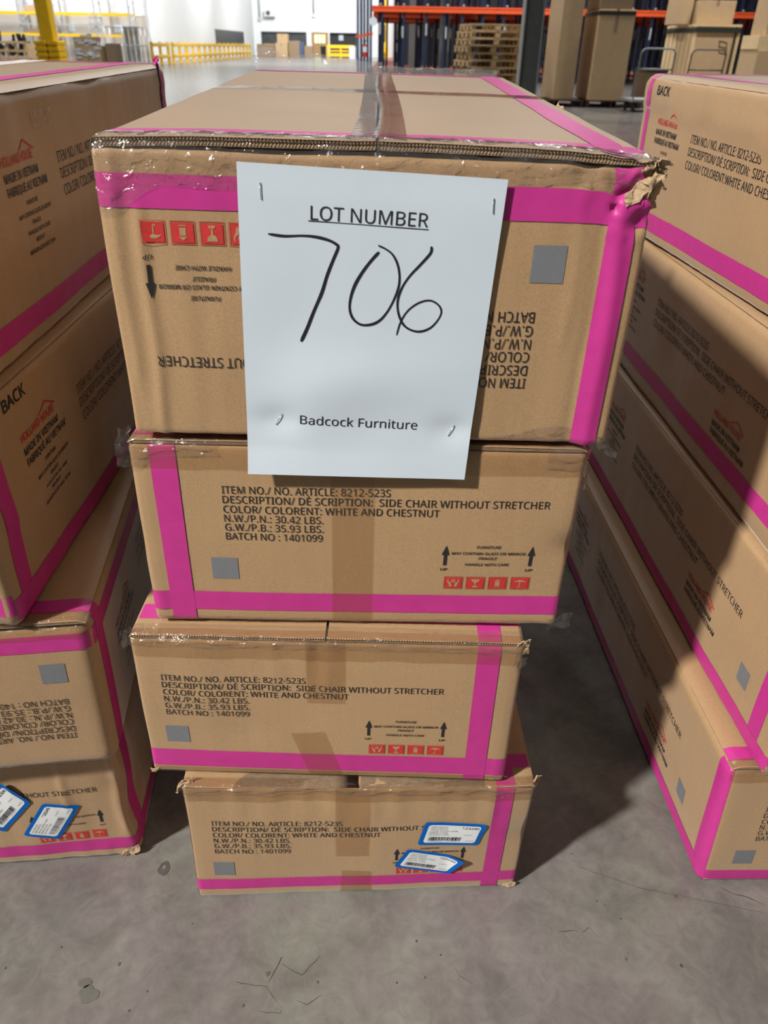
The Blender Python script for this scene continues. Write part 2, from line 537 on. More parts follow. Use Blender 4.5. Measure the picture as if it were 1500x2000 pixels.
# ---- lettering: a plain sans-serif alphabet as flat triangles {char: [advance, points, triangles]}, 1000 units = 1
ALPHABET = {
"r":{",":[180,[28,-87,37,-47,47,-3,55,40,61,78,124,78,129,71,118,33,104,-8,87,-49,71,-87],[3,5,4,3,6,5,3,7,6,2,7,3,2,8,7,1,8,2,1,9,8,0,9,1,0,10,9]],
"-":[217,[27,154,27,206,189,206,189,154],[0,2,1,0,3,2]],
".":[180,[89,-9,74,-7,60,1,51,15,48,36,51,57,60,71,74,79,89,81,106,79,119,71,129,57,132,36,129,15,119,1,106,-7],[7,9,8,6,9,7,6,10,9,5,10,6,5,11,10,5,12,11,4,12,5,3,12,4,3,13,12,2,13,3,2,14,13,1,14,2,1,15,14,0,15,1]],
"/":[250,[7,0,185,480,243,480,64,0],[0,2,1,0,3,2]],
"0":[385,[191,-7,121,10,72,59,43,137,33,240,37,313,49,373,69,422,99,458,140,480,191,487,262,471,312,422,341,344,351,240,347,169,335,108,314,59,284,23,243,1,191,44,237,56,268,92,286,154,291,240,286,326,268,388,237,424,191,437,145,424,115,388,98,326,92,240,98,154,115,93,145,56],[9,11,10,8,11,9,8,12,11,7,28,8,28,12,8,7,29,28,27,12,28,7,30,29,26,12,27,26,13,12,6,30,7,6,31,30,25,13,26,5,31,6,25,14,13,5,32,31,24,14,25,4,32,5,3,32,4,3,33,32,23,14,24,23,15,14,23,16,15,3,34,33,22,16,23,2,34,3,22,17,16,2,35,34,21,17,22,21,18,17,1,35,2,1,20,35,20,18,21,1,18,20,1,19,18,0,19,1]],
"1":[385,[181,0,181,335,181,361,181,381,182,399,183,418,173,408,164,400,154,391,142,381,91,339,60,379,189,480,238,480,238,0],[11,13,12,11,5,13,5,14,13,11,6,5,4,14,5,11,7,6,11,8,7,3,14,4,11,9,8,2,14,3,11,10,9,1,14,2,0,14,1]],
"2":[385,[32,0,32,49,158,176,191,210,219,240,241,268,257,296,266,324,269,355,263,390,246,415,219,431,185,436,152,433,123,424,96,409,69,390,38,430,68,452,102,470,141,482,185,486,245,478,291,452,320,412,330,359,326,322,314,288,296,256,271,224,241,190,207,155,107,56,107,54,349,54,349,0],[20,22,21,19,22,20,19,23,22,18,23,19,18,12,23,12,11,23,11,24,23,17,12,18,17,13,12,17,14,13,10,24,11,16,15,17,15,14,17,9,24,10,9,25,24,8,25,9,8,26,25,7,26,8,6,26,7,6,27,26,5,27,6,5,28,27,4,28,5,4,29,28,3,29,4,3,30,29,2,30,3,2,31,30,1,31,2,1,32,31,1,33,32,1,34,33,1,35,34,0,35,1]],
"3":[385,[162,-7,126,-5,92,-1,60,7,30,19,30,75,62,61,95,51,130,45,163,43,218,49,256,68,277,98,284,138,275,176,249,202,206,217,150,222,103,222,103,273,150,273,202,279,240,298,263,326,271,363,265,394,247,417,219,432,183,437,147,434,117,425,89,412,62,396,33,437,62,455,96,471,137,483,183,486,248,478,294,453,322,415,331,367,324,324,304,290,273,267,232,253,232,250,282,237,318,214,339,179,346,136,341,97,326,62,302,33,266,11,220,-2],[36,38,37,35,38,36,35,39,38,34,39,35,33,39,34,33,28,39,28,27,39,27,40,39,32,31,33,31,30,33,30,29,33,29,28,33,26,40,27,25,40,26,25,41,40,24,41,25,24,42,41,23,42,24,22,42,23,22,43,42,21,43,22,21,44,43,20,44,21,18,20,19,18,44,20,18,45,44,18,46,45,18,47,46,18,17,47,17,48,47,16,48,17,15,48,16,15,49,48,14,49,15,14,50,49,13,50,14,12,50,13,12,51,50,11,51,12,11,52,51,4,6,5,10,52,11,10,53,52,4,7,6,4,8,7,9,53,10,4,9,8,4,53,9,4,54,53,3,54,4,3,55,54,2,55,3,1,55,2,1,0,55]],
"4":[385,[244,0,244,109,14,109,14,159,240,482,301,482,301,162,371,162,371,109,301,109,301,0,72,162,244,162,244,313,244,345,245,372,246,396,247,419,244,419,238,406,231,392,223,378,216,367],[3,18,4,18,5,4,18,17,5,17,6,5,3,19,18,16,6,17,3,20,19,15,6,16,3,21,20,3,22,21,14,6,15,3,11,22,13,6,14,12,6,13,3,12,11,3,6,12,3,7,6,3,8,7,2,8,3,1,8,2,0,9,1,9,8,1,0,10,9]],
"5":[385,[167,-7,131,-5,97,0,67,8,42,19,42,75,69,62,101,52,135,46,167,44,215,50,253,69,277,101,285,147,278,189,257,219,219,238,165,244,145,244,122,241,100,238,83,234,54,253,72,480,312,480,312,426,122,426,111,287,124,289,142,291,162,293,185,294,251,285,302,257,335,213,346,153,334,87,299,36,242,4],[22,26,23,26,24,23,26,25,24,22,27,26,30,32,31,29,32,30,28,32,29,27,32,28,22,32,27,22,33,32,22,17,33,17,16,33,16,34,33,21,20,22,20,19,22,19,18,22,18,17,22,15,34,16,14,34,15,14,35,34,13,35,14,13,36,35,12,36,13,11,36,12,11,37,36,4,6,5,10,37,11,4,7,6,4,8,7,9,37,10,4,9,8,4,37,9,4,38,37,3,38,4,2,38,3,2,0,38,1,0,2]],
"6":[385,[200,-7,157,-1,118,16,84,45,59,86,42,139,37,205,39,256,46,307,59,354,79,397,108,434,146,462,195,480,257,486,271,486,288,485,303,483,316,480,316,430,303,433,288,436,273,437,258,438,215,434,181,422,153,404,132,380,117,351,106,318,100,282,96,244,100,244,119,266,143,284,174,296,214,300,270,291,314,262,343,216,353,154,342,87,311,36,263,4,199,43,238,50,268,70,288,105,294,154,288,195,271,227,242,247,201,254,172,251,146,241,126,226,110,208,100,187,97,166,100,137,108,108,122,82,142,61,168,48],[13,15,14,13,16,15,13,17,16,13,18,17,12,18,13,12,20,18,20,19,18,11,23,12,23,22,12,22,21,12,21,20,12,11,24,23,11,25,24,10,25,11,10,26,25,10,27,26,9,27,10,9,28,27,8,28,9,8,29,28,8,30,29,7,30,8,35,37,36,34,37,35,34,38,37,33,38,34,7,31,30,32,52,33,52,38,33,52,51,38,51,39,38,6,31,7,32,53,52,32,54,53,50,39,51,6,32,31,6,54,32,6,55,54,49,39,50,6,56,55,49,40,39,6,57,56,5,57,6,48,40,49,5,58,57,5,59,58,47,40,48,47,41,40,4,59,5,4,60,59,4,61,60,46,41,47,46,42,41,3,61,4,3,62,61,45,42,46,3,63,62,44,42,45,3,44,63,2,44,3,2,42,44,2,43,42,1,43,2,1,0,43]],
"7":[385,[91,0,288,426,30,426,30,480,351,480,351,434,156,0],[2,4,3,2,5,4,2,1,5,1,6,5,0,6,1]],
"8":[385,[193,-7,125,2,75,27,43,68,33,122,36,153,47,179,63,202,83,221,107,237,132,251,100,273,73,299,54,332,48,372,53,406,67,434,89,456,118,473,153,483,191,486,249,479,295,457,325,421,335,371,332,344,323,321,308,301,289,283,268,268,244,254,272,239,298,222,319,203,336,181,347,155,351,124,340,70,308,29,258,2,194,277,226,293,253,312,271,337,277,369,271,399,253,421,226,434,191,439,157,434,130,421,112,399,106,369,109,347,118,328,132,312,150,299,171,288,192,40,235,46,267,63,286,90,293,124,286,156,265,182,233,203,192,222,181,226,142,206,114,183,96,155,91,122,97,90,116,63,147,46],[19,21,20,18,21,19,18,22,21,17,22,18,17,23,22,16,48,17,48,47,17,47,23,17,16,49,48,15,49,16,15,50,49,46,23,47,15,51,50,45,23,46,45,24,23,14,51,15,14,52,51,44,24,45,13,52,14,44,25,24,13,53,52,43,25,44,13,54,53,43,26,25,42,26,43,12,54,13,12,55,54,42,27,26,41,27,42,12,56,55,41,28,27,11,56,12,11,57,56,40,28,41,11,40,57,40,29,28,11,29,40,10,29,11,10,30,29,10,31,30,9,31,10,9,32,31,8,67,9,67,32,9,8,68,67,66,32,67,65,32,66,65,33,32,7,68,8,7,69,68,64,33,65,64,34,33,6,69,7,6,70,69,63,34,64,63,35,34,5,70,6,62,35,63,5,71,70,62,36,35,4,71,5,62,37,36,61,37,62,3,71,4,3,72,71,60,37,61,3,73,72,60,38,37,2,73,3,2,74,73,59,38,60,2,58,74,58,38,59,2,38,58,2,39,38,1,39,2,1,0,39]],
"9":[385,[129,-7,114,-6,98,-5,82,-3,69,0,69,50,96,44,128,42,171,46,205,57,233,75,254,99,269,128,280,161,286,197,289,235,285,235,267,214,243,196,211,183,171,179,115,189,72,217,43,263,34,324,38,371,53,411,76,443,106,467,143,481,187,486,230,480,269,463,302,434,328,393,344,340,349,275,347,223,340,173,327,125,307,82,279,46,240,17,191,-1,184,226,214,229,240,239,261,254,276,272,286,292,289,314,287,342,278,371,264,397,244,418,218,432,187,437,149,430,119,409,99,374,92,325,98,284,115,252,143,232],[29,31,30,28,31,29,28,32,31,27,32,28,27,33,32,26,57,27,57,56,27,56,33,27,55,33,56,55,34,33,54,34,55,26,58,57,53,34,54,25,58,26,25,59,58,52,34,53,52,35,34,25,60,59,24,60,25,51,35,52,50,35,51,50,36,35,24,61,60,23,61,24,49,36,50,48,36,49,23,62,61,48,37,36,47,37,48,22,62,23,46,15,47,15,37,47,22,63,62,45,16,46,16,15,46,45,17,16,14,37,15,22,44,63,44,17,45,22,17,44,14,38,37,21,17,22,21,18,17,13,38,14,21,19,18,20,19,21,13,39,38,12,39,13,11,39,12,11,40,39,10,40,11,10,41,40,9,41,10,8,41,9,4,6,5,8,42,41,7,42,8,4,7,6,4,42,7,4,43,42,3,43,4,3,0,43,2,0,3,1,0,2]],
":":[180,[89,-9,74,-7,60,1,51,15,48,36,51,57,60,71,74,79,89,81,106,79,119,71,129,57,132,36,129,15,119,1,106,-7,89,278,74,281,60,289,51,303,48,324,51,345,60,359,74,367,89,369,106,367,119,359,129,345,132,324,129,303,119,289,106,281],[23,25,24,22,25,23,22,26,25,21,26,22,21,27,26,20,27,21,20,28,27,19,28,20,19,29,28,18,29,19,18,30,29,17,30,18,17,31,30,16,31,17,7,9,8,6,9,7,6,10,9,5,10,6,5,11,10,5,12,11,4,12,5,3,12,4,3,13,12,2,13,3,2,14,13,1,14,2,1,15,14,0,15,1]],
"A":[430,[0,0,187,482,242,482,428,0,366,0,308,148,118,148,61,0,138,202,290,202,236,347,234,355,230,367,225,381,221,396,217,409,214,419,209,399,203,378,197,361,193,347],[0,2,1,0,16,2,16,3,2,0,17,16,15,3,16,14,3,15,0,18,17,13,3,14,12,3,13,0,19,18,11,3,12,0,20,19,10,3,11,0,8,20,9,3,10,0,6,8,6,9,8,6,5,9,5,3,9,0,7,6,4,3,5]],
"B":[437,[65,0,65,480,202,480,281,473,338,453,373,417,384,361,378,322,361,290,332,268,293,255,293,251,322,244,348,234,369,218,386,197,397,170,400,136,389,79,356,36,303,9,234,0,126,275,214,275,266,280,299,295,316,320,322,354,315,388,294,411,258,424,205,428,126,428,126,51,222,51,276,57,311,76,330,105,336,141,329,175,310,202,274,219,218,225,126,225],[0,32,1,32,2,1,32,3,2,32,4,3,32,31,4,31,5,4,0,22,32,30,5,31,29,5,30,29,6,5,28,6,29,27,6,28,27,7,6,26,7,27,26,8,7,25,8,26,24,8,25,24,9,8,23,9,24,0,43,22,43,23,22,43,9,23,43,10,9,43,11,10,43,12,11,43,13,12,43,42,13,42,14,13,0,33,43,41,14,42,40,14,41,40,15,14,39,15,40,39,16,15,38,16,39,38,17,16,37,17,38,37,18,17,36,18,37,36,19,18,35,19,36,34,19,35,0,34,33,0,19,34,0,20,19,0,21,20]],
"C":[425,[261,-7,194,1,139,24,96,60,65,109,47,170,41,240,48,309,67,368,100,418,146,455,203,478,271,486,342,479,404,458,379,407,356,417,330,425,302,431,271,433,202,420,149,381,116,320,105,240,115,160,146,98,198,59,270,46,301,48,330,52,358,58,385,65,385,13,358,4,329,-2,298,-6],[11,13,12,11,14,13,10,14,11,10,18,14,18,17,14,17,16,14,16,15,14,9,19,10,19,18,10,9,20,19,9,21,20,8,21,9,8,22,21,7,22,8,7,23,22,6,23,7,5,23,6,5,24,23,4,24,5,4,25,24,3,25,4,3,26,25,30,32,31,2,26,3,2,27,26,29,32,30,28,32,29,27,32,28,2,32,27,1,32,2,1,33,32,1,34,33,0,34,1,0,35,34]],
"D":[491,[65,0,65,480,213,480,281,473,338,453,385,419,420,374,442,315,449,244,433,138,383,61,304,15,199,0,126,52,191,52,337,99,385,242,374,326,338,383,281,417,204,428,126,428],[0,21,1,21,2,1,21,3,2,21,4,3,21,20,4,20,5,4,0,13,21,19,5,20,19,6,5,18,6,19,17,6,18,17,7,6,16,7,17,16,8,7,16,9,8,15,9,16,15,10,9,14,10,15,14,11,10,0,14,13,0,11,14,0,12,11]],
"E":[374,[65,0,65,480,333,480,333,426,126,426,126,277,321,277,321,224,126,224,126,53,333,53,333,0],[0,4,1,4,2,1,4,3,2,0,5,4,0,8,5,8,6,5,8,7,6,0,9,8,0,10,9,0,11,10]],
"F":[349,[65,0,65,480,333,480,333,426,126,426,126,257,320,257,320,203,126,203,126,0],[0,4,1,4,2,1,4,3,2,0,5,4,0,8,5,8,6,5,8,7,6,0,9,8]],
"G":[489,[271,-7,202,1,145,23,100,59,67,108,48,169,41,240,48,310,71,370,107,419,155,456,217,479,289,486,329,484,366,479,400,470,433,458,410,406,383,416,352,425,320,431,286,433,210,420,152,381,116,320,104,240,109,186,123,139,146,100,181,70,226,52,285,46,314,47,338,49,360,53,379,57,379,199,273,199,273,253,439,253,439,18,400,7,361,-1,318,-5],[11,13,12,11,14,13,11,15,14,10,15,11,10,16,15,10,20,16,20,19,16,19,18,16,18,17,16,9,21,10,21,20,10,9,22,21,9,23,22,8,23,9,8,24,23,7,24,8,7,25,24,6,25,7,37,39,38,37,36,39,36,40,39,5,25,6,5,26,25,35,40,36,5,27,26,4,27,5,4,28,27,3,28,4,3,29,28,3,30,29,2,30,3,34,40,35,33,40,34,2,31,30,32,40,33,31,40,32,2,40,31,1,40,2,1,41,40,1,42,41,0,42,1,0,43,42]],
"H":[498,[65,0,65,480,126,480,126,277,371,277,371,480,432,480,432,0,371,0,371,224,126,224,126,0],[0,2,1,0,3,2,4,6,5,4,7,6,0,10,3,10,4,3,10,9,4,9,7,4,0,11,10,8,7,9]],
"I":[228,[27,0,27,35,83,48,83,431,27,445,27,480,200,480,200,445,144,431,144,48,200,35,200,0],[4,6,5,4,7,6,3,7,4,3,8,7,2,8,3,2,9,8,1,9,2,1,10,9,0,10,1,0,11,10]],
"J":[184,[-3,-128,-18,-127,-31,-125,-42,-122,-52,-119,-52,-68,-41,-70,-30,-73,-17,-74,-4,-75,12,-73,28,-68,42,-59,52,-44,59,-24,62,3,62,480,122,480,122,7,114,-53,88,-95,48,-119],[15,17,16,15,18,17,15,19,18,14,19,15,13,19,14,12,19,13,12,20,19,11,20,12,4,6,5,10,20,11,4,7,6,4,8,7,9,20,10,4,9,8,4,20,9,4,21,20,3,21,4,3,0,21,2,0,3,1,0,2]],
"K":[416,[65,0,65,480,126,480,126,243,146,266,167,289,187,312,208,334,338,480,408,480,218,271,416,0,345,0,175,229,126,186,126,0],[0,2,1,0,3,2,7,9,8,7,10,9,6,10,7,5,10,6,4,10,5,4,11,10,3,13,4,13,11,4,0,14,3,14,13,3,12,11,13,0,15,14]],
"L":[352,[65,0,65,480,126,480,126,54,335,54,335,0],[0,2,1,0,3,2,0,4,3,0,5,4]],
"M":[610,[65,0,65,480,154,480,302,87,305,87,455,480,544,480,544,0,484,0,484,295,485,330,486,364,487,395,489,420,486,420,326,0,277,0,119,420,116,420,118,396,120,364,121,328,121,291,121,0],[0,18,1,18,2,1,18,17,2,17,3,2,4,14,5,14,6,5,14,13,6,13,7,6,0,19,18,16,3,17,4,15,14,12,7,13,0,20,19,11,7,12,0,21,20,10,7,11,9,7,10,0,22,21,8,7,9,0,23,22,16,4,3,16,15,4]],
"N":[511,[65,0,65,480,135,480,391,83,394,83,393,96,392,115,391,137,390,162,389,186,389,209,389,480,445,480,445,0,375,0,118,398,116,398,117,372,119,340,120,304,121,268,121,0],[0,16,1,16,2,1,16,15,2,15,3,2,10,12,11,10,13,12,0,17,16,14,3,15,0,18,17,0,19,18,0,20,19,0,21,20,9,13,10,8,13,9,7,13,8,6,13,7,5,13,6,4,13,5,14,4,3,14,13,4]],
"O":[525,[263,-7,194,1,139,24,96,61,65,111,47,171,41,241,47,310,65,370,96,419,139,456,195,479,263,487,329,479,384,456,427,420,458,370,477,310,484,240,477,171,458,110,427,61,384,24,329,1,263,46,333,59,382,98,410,159,420,240,410,321,382,382,334,421,263,434,193,421,143,382,114,321,105,240,114,159,143,98,192,59],[11,13,12,11,14,13,10,14,11,10,15,14,9,32,10,32,15,10,9,33,32,31,15,32,9,34,33,30,15,31,30,16,15,8,34,9,8,35,34,29,16,30,29,17,16,7,35,8,7,36,35,28,17,29,6,36,7,28,18,17,5,36,6,5,37,36,27,18,28,27,19,18,4,37,5,27,20,19,4,38,37,26,20,27,3,38,4,26,21,20,3,39,38,25,21,26,2,39,3,25,22,21,2,24,39,24,22,25,2,22,24,1,22,2,1,23,22,0,23,1]],
"P":[407,[65,0,65,480,192,480,273,470,329,443,361,398,372,338,368,300,354,264,330,233,294,208,245,192,181,187,126,187,126,0,126,238,174,238,234,244,276,261,301,290,310,336,302,376,280,405,242,422,187,428,126,428],[0,25,1,25,2,1,25,3,2,25,4,3,25,24,4,24,23,4,23,5,4,0,15,25,22,5,23,21,5,22,21,6,5,20,6,21,20,7,6,19,7,20,19,8,7,18,8,19,18,9,8,17,9,18,16,9,17,0,13,15,13,16,15,13,9,16,13,10,9,13,11,10,13,12,11,0,14,13]],
"Q":[525,[372,-114,279,-6,274,-7,270,-7,266,-7,263,-7,194,1,139,24,96,61,65,111,47,171,41,241,47,310,65,370,96,419,139,456,195,479,263,487,329,479,384,456,427,420,458,370,477,310,484,240,475,159,448,91,405,38,344,5,459,-114,263,46,333,59,382,98,410,159,420,240,410,321,382,382,334,421,263,434,193,421,143,382,114,321,105,240,114,159,143,98,192,59],[16,18,17,16,19,18,15,19,16,15,20,19,14,37,15,37,20,15,14,38,37,36,20,37,14,39,38,35,20,36,35,21,20,13,39,14,13,40,39,34,21,35,34,22,21,12,40,13,12,41,40,33,22,34,11,41,12,33,23,22,10,41,11,10,42,41,32,23,33,32,24,23,9,42,10,9,43,42,31,24,32,31,25,24,8,43,9,8,44,43,30,25,31,30,26,25,7,44,8,7,29,44,29,26,30,7,26,29,7,27,26,6,27,7,6,1,27,1,28,27,5,1,6,5,2,1,0,28,1,5,3,2,4,3,5]],
"R":[418,[65,0,65,480,197,480,275,471,329,446,361,403,372,343,369,308,358,279,342,256,322,239,300,225,276,215,408,0,337,0,221,198,126,198,126,0,126,249,197,249,248,255,283,272,303,301,310,340,303,381,281,407,245,422,194,427,126,427],[0,28,1,28,2,1,28,3,2,28,4,3,28,27,4,27,26,4,26,5,4,0,18,28,25,5,26,24,5,25,24,6,5,23,6,24,23,7,6,22,7,23,22,8,7,21,8,22,21,9,8,20,9,21,20,10,9,19,10,20,0,16,18,16,19,18,16,10,19,16,11,10,16,12,11,16,15,12,15,13,12,0,17,16,14,13,15]],
"S":[369,[166,-7,127,-5,91,-1,60,7,34,16,34,74,61,64,94,54,131,48,169,46,216,51,249,66,270,91,277,123,274,145,267,163,253,178,232,192,203,207,164,222,110,246,72,276,48,314,40,364,45,400,60,429,83,454,114,471,151,483,193,486,231,484,266,479,297,470,326,459,307,408,281,418,253,426,223,431,192,433,153,428,124,414,107,392,101,363,104,341,111,323,125,308,144,294,171,281,206,267,245,251,278,233,303,214,322,191,333,163,337,128,326,72,291,29,236,2],[28,30,29,28,31,30,27,31,28,27,32,31,26,32,27,26,33,32,26,37,33,37,36,33,36,35,33,35,34,33,25,38,26,38,37,26,25,39,38,24,39,25,24,40,39,24,41,40,23,41,24,23,42,41,22,42,23,22,43,42,22,44,43,22,45,44,21,45,22,21,46,45,21,47,46,21,48,47,20,48,21,20,49,48,20,50,49,19,50,20,19,51,50,18,51,19,18,52,51,17,52,18,16,52,17,16,53,52,15,53,16,15,54,53,14,54,15,13,54,14,13,55,54,12,55,13,11,55,12,4,6,5,11,56,55,10,56,11,4,7,6,4,8,7,9,56,10,4,9,8,4,56,9,4,57,56,3,57,4,2,57,3,2,0,57,1,0,2]],
"T":[374,[156,0,156,426,7,426,7,480,366,480,366,426,217,426,217,0],[2,4,3,2,5,4,1,5,2,0,6,1,6,5,1,0,7,6]],
"U":[491,[243,-7,164,5,107,42,72,98,60,171,60,480,121,480,121,169,129,117,152,78,191,54,246,46,303,54,341,80,363,120,370,169,370,480,430,480,430,169,425,122,410,80,384,44,348,16,301,-1],[4,6,5,4,7,6,15,17,16,15,18,17,3,7,4,14,18,15,14,19,18,3,8,7,14,20,19,13,20,14,3,9,8,2,9,3,12,20,13,12,21,20,2,10,9,11,21,12,2,11,10,2,21,11,2,22,21,1,22,2,1,23,22,0,23,1]],
"V":[403,[171,0,0,480,63,480,171,172,181,143,189,117,196,91,201,67,207,91,214,117,222,144,232,173,339,480,403,480,232,0],[0,2,1,0,3,2,11,13,12,11,14,13,10,14,11,0,4,3,9,14,10,0,5,4,8,14,9,0,6,5,7,14,8,0,7,6,0,14,7]],
"W":[625,[135,0,8,480,71,480,146,187,153,156,160,127,165,99,169,73,173,100,179,130,186,160,194,190,279,480,341,480,429,188,438,157,445,127,451,98,455,73,459,98,465,127,471,156,479,187,553,480,616,480,488,0,427,0,334,314,328,334,323,353,318,372,314,388,311,401,310,409,308,395,303,372,295,343,287,312,196,0],[0,2,1,0,3,2,11,13,12,11,33,13,33,14,13,22,24,23,22,25,24,11,34,33,32,14,33,31,14,32,11,35,34,30,14,31,11,36,35,29,14,30,28,14,29,11,37,36,27,14,28,26,14,27,11,38,37,10,38,11,26,15,14,21,25,22,0,4,3,9,38,10,26,16,15,20,25,21,0,5,4,8,38,9,0,6,5,26,17,16,19,25,20,7,38,8,0,7,6,18,25,19,26,18,17,0,38,7,26,25,18]],
"X":[394,[3,0,162,250,13,480,80,480,197,291,316,480,379,480,231,251,391,0,322,0,195,208,66,0],[1,3,2,1,4,3,4,6,5,4,7,6,1,7,4,1,8,7,0,10,1,10,8,1,0,11,10,9,8,10]],
"Y":[381,[160,0,160,183,0,480,66,480,190,244,315,480,380,480,220,186,220,0],[1,3,2,1,4,3,4,6,5,4,7,6,1,7,4,1,8,7,0,8,1]],
"Z":[385,[26,0,26,46,278,426,34,426,34,480,351,480,351,434,99,54,358,54,358,0],[3,5,4,3,6,5,3,2,6,2,7,6,1,7,2,1,8,7,1,9,8,0,9,1]],
"a":[377,[144,-7,100,0,63,19,39,52,31,100,41,148,73,183,127,206,203,215,265,217,265,238,260,277,245,301,222,314,190,318,163,316,136,310,112,301,89,291,71,335,96,347,126,357,159,364,193,366,251,359,291,337,314,300,322,245,322,0,279,0,268,51,265,51,241,25,216,7,185,-3,158,41,200,47,234,66,256,98,264,144,264,176,211,174,154,167,118,152,98,130,92,99,97,73,110,55,132,44],[22,24,23,21,24,22,21,25,24,20,25,21,19,25,20,19,13,25,13,26,25,18,17,19,17,16,19,16,15,19,15,14,19,14,13,19,12,26,13,11,26,12,11,27,26,10,27,11,10,28,27,9,28,10,8,40,9,40,28,9,7,40,8,6,40,7,5,42,6,42,41,6,41,40,6,39,28,40,5,43,42,5,44,43,4,44,5,38,28,39,4,45,44,3,45,4,3,46,45,37,30,38,30,28,38,3,47,46,36,31,37,31,30,37,3,48,47,2,48,3,36,32,31,29,28,30,35,32,36,2,35,48,2,32,35,2,33,32,1,33,2,1,34,33,0,34,1]],
"c":[323,[201,-7,156,-2,117,13,83,38,58,73,42,120,37,178,42,238,59,286,85,322,119,347,160,362,206,367,233,365,259,361,282,355,300,347,282,298,265,304,244,310,224,314,204,315,125,281,98,179,105,121,124,79,156,53,201,44,229,46,253,50,274,57,294,65,294,13,275,4,254,-2,230,-5],[11,13,12,11,14,13,10,14,11,10,15,14,10,16,15,9,16,10,9,21,16,21,20,16,20,19,16,19,18,16,18,17,16,8,21,9,8,22,21,7,22,8,7,23,22,6,23,7,6,24,23,5,24,6,5,25,24,4,25,5,4,26,25,3,26,4,30,32,31,29,32,30,3,27,26,28,32,29,27,32,28,3,32,27,2,32,3,1,32,2,1,33,32,1,34,33,1,35,34,0,35,1]],
"d":[414,[185,-7,124,5,77,40,47,98,37,179,47,261,78,319,125,355,185,367,223,363,254,351,278,334,297,314,301,314,300,324,299,339,297,355,297,367,297,510,356,510,356,0,308,0,300,48,297,48,278,27,254,9,223,-3,194,42,243,50,274,74,292,113,298,168,298,179,292,238,275,282,244,309,193,318,152,308,122,280,104,235,98,178,104,121,122,78,152,51],[17,19,18,17,20,19,7,9,8,16,20,17,7,10,9,6,10,7,15,20,16,6,11,10,14,20,15,6,36,11,36,12,11,13,20,14,5,37,6,37,36,6,35,12,36,35,13,12,35,34,13,34,33,13,33,20,13,5,38,37,5,39,38,4,39,5,32,20,33,4,40,39,3,40,4,31,20,32,3,41,40,30,20,31,3,42,41,29,20,30,2,42,3,2,43,42,28,22,29,22,20,29,2,27,43,27,23,28,23,22,28,27,24,23,21,20,22,2,24,27,1,24,2,1,25,24,1,26,25,0,26,1]],
"e":[379,[210,-7,162,-2,120,14,85,40,59,76,42,122,37,177,42,232,57,279,81,316,112,344,151,361,196,367,239,362,276,347,305,322,327,290,340,250,345,204,345,169,98,169,107,115,129,76,165,52,213,44,245,45,274,50,301,58,328,69,328,17,301,6,274,-1,245,-5,99,216,283,216,277,257,262,290,234,311,195,318,158,312,129,291,109,259],[11,13,12,11,14,13,10,14,11,10,15,14,9,15,10,9,38,15,38,37,15,37,16,15,9,39,38,8,39,9,8,40,39,36,16,37,8,41,40,35,16,36,35,17,16,7,41,8,7,33,41,34,17,35,34,18,17,6,33,7,6,34,33,6,18,34,6,19,18,5,20,6,20,19,6,5,21,20,4,21,5,4,22,21,3,22,4,3,23,22,27,29,28,26,29,27,3,24,23,25,29,26,24,29,25,3,29,24,2,29,3,2,30,29,1,30,2,1,31,30,1,32,31,0,32,1]],
"i":[174,[57,0,57,360,116,360,116,0,87,420,74,422,62,429,55,441,52,457,55,474,62,486,74,493,87,495,100,493,111,486,119,474,122,457,119,441,111,429,100,422],[11,13,12,10,13,11,10,14,13,9,14,10,9,15,14,8,15,9,8,16,15,7,16,8,7,17,16,6,17,7,6,18,17,5,18,6,5,19,18,4,19,5,0,2,1,0,3,2]],
"k":[359,[57,0,57,510,116,510,116,244,115,231,115,216,114,199,113,185,116,185,121,192,128,201,136,211,144,221,152,231,158,238,273,360,343,360,197,206,353,0,281,0,156,168,116,132,116,0],[0,2,1,0,3,2,14,16,15,14,17,16,0,4,3,13,17,14,0,5,4,12,17,13,11,17,12,0,6,5,10,17,11,10,18,17,9,20,10,20,18,10,0,7,6,8,20,9,0,8,7,0,21,8,21,20,8,19,18,20,0,22,21]],
"n":[416,[57,0,57,360,105,360,113,311,117,311,138,336,165,353,197,363,230,367,287,359,328,335,352,295,361,234,361,0,302,0,302,230,282,295,222,317,171,309,139,283,122,242,116,187,116,0],[7,9,8,6,9,7,0,2,1,0,3,2,6,10,9,5,10,6,4,10,5,4,17,10,17,11,10,4,18,17,16,11,17,0,4,3,0,20,4,20,19,4,19,18,4,15,11,16,15,12,11,0,21,20,15,13,12,14,13,15,0,22,21]],
"o":[407,[202,-7,157,-1,117,15,84,42,58,79,42,125,37,181,48,260,82,318,135,355,204,367,250,361,290,345,324,318,349,282,365,236,370,181,359,101,325,42,271,6,203,42,251,52,283,80,303,123,309,181,303,238,283,281,251,308,203,317,155,308,123,281,104,238,98,181,104,123,123,80,156,52],[9,11,10,9,12,11,8,12,9,8,13,12,7,29,8,29,28,8,28,13,8,28,27,13,27,14,13,7,30,29,26,14,27,26,15,14,7,31,30,25,15,26,6,31,7,6,32,31,24,15,25,24,16,15,5,32,6,5,33,32,23,16,24,23,17,16,4,33,5,4,34,33,22,17,23,22,18,17,4,35,34,21,18,22,3,35,4,3,20,35,20,18,21,3,18,20,3,19,18,2,19,3,1,19,2,1,0,19]],
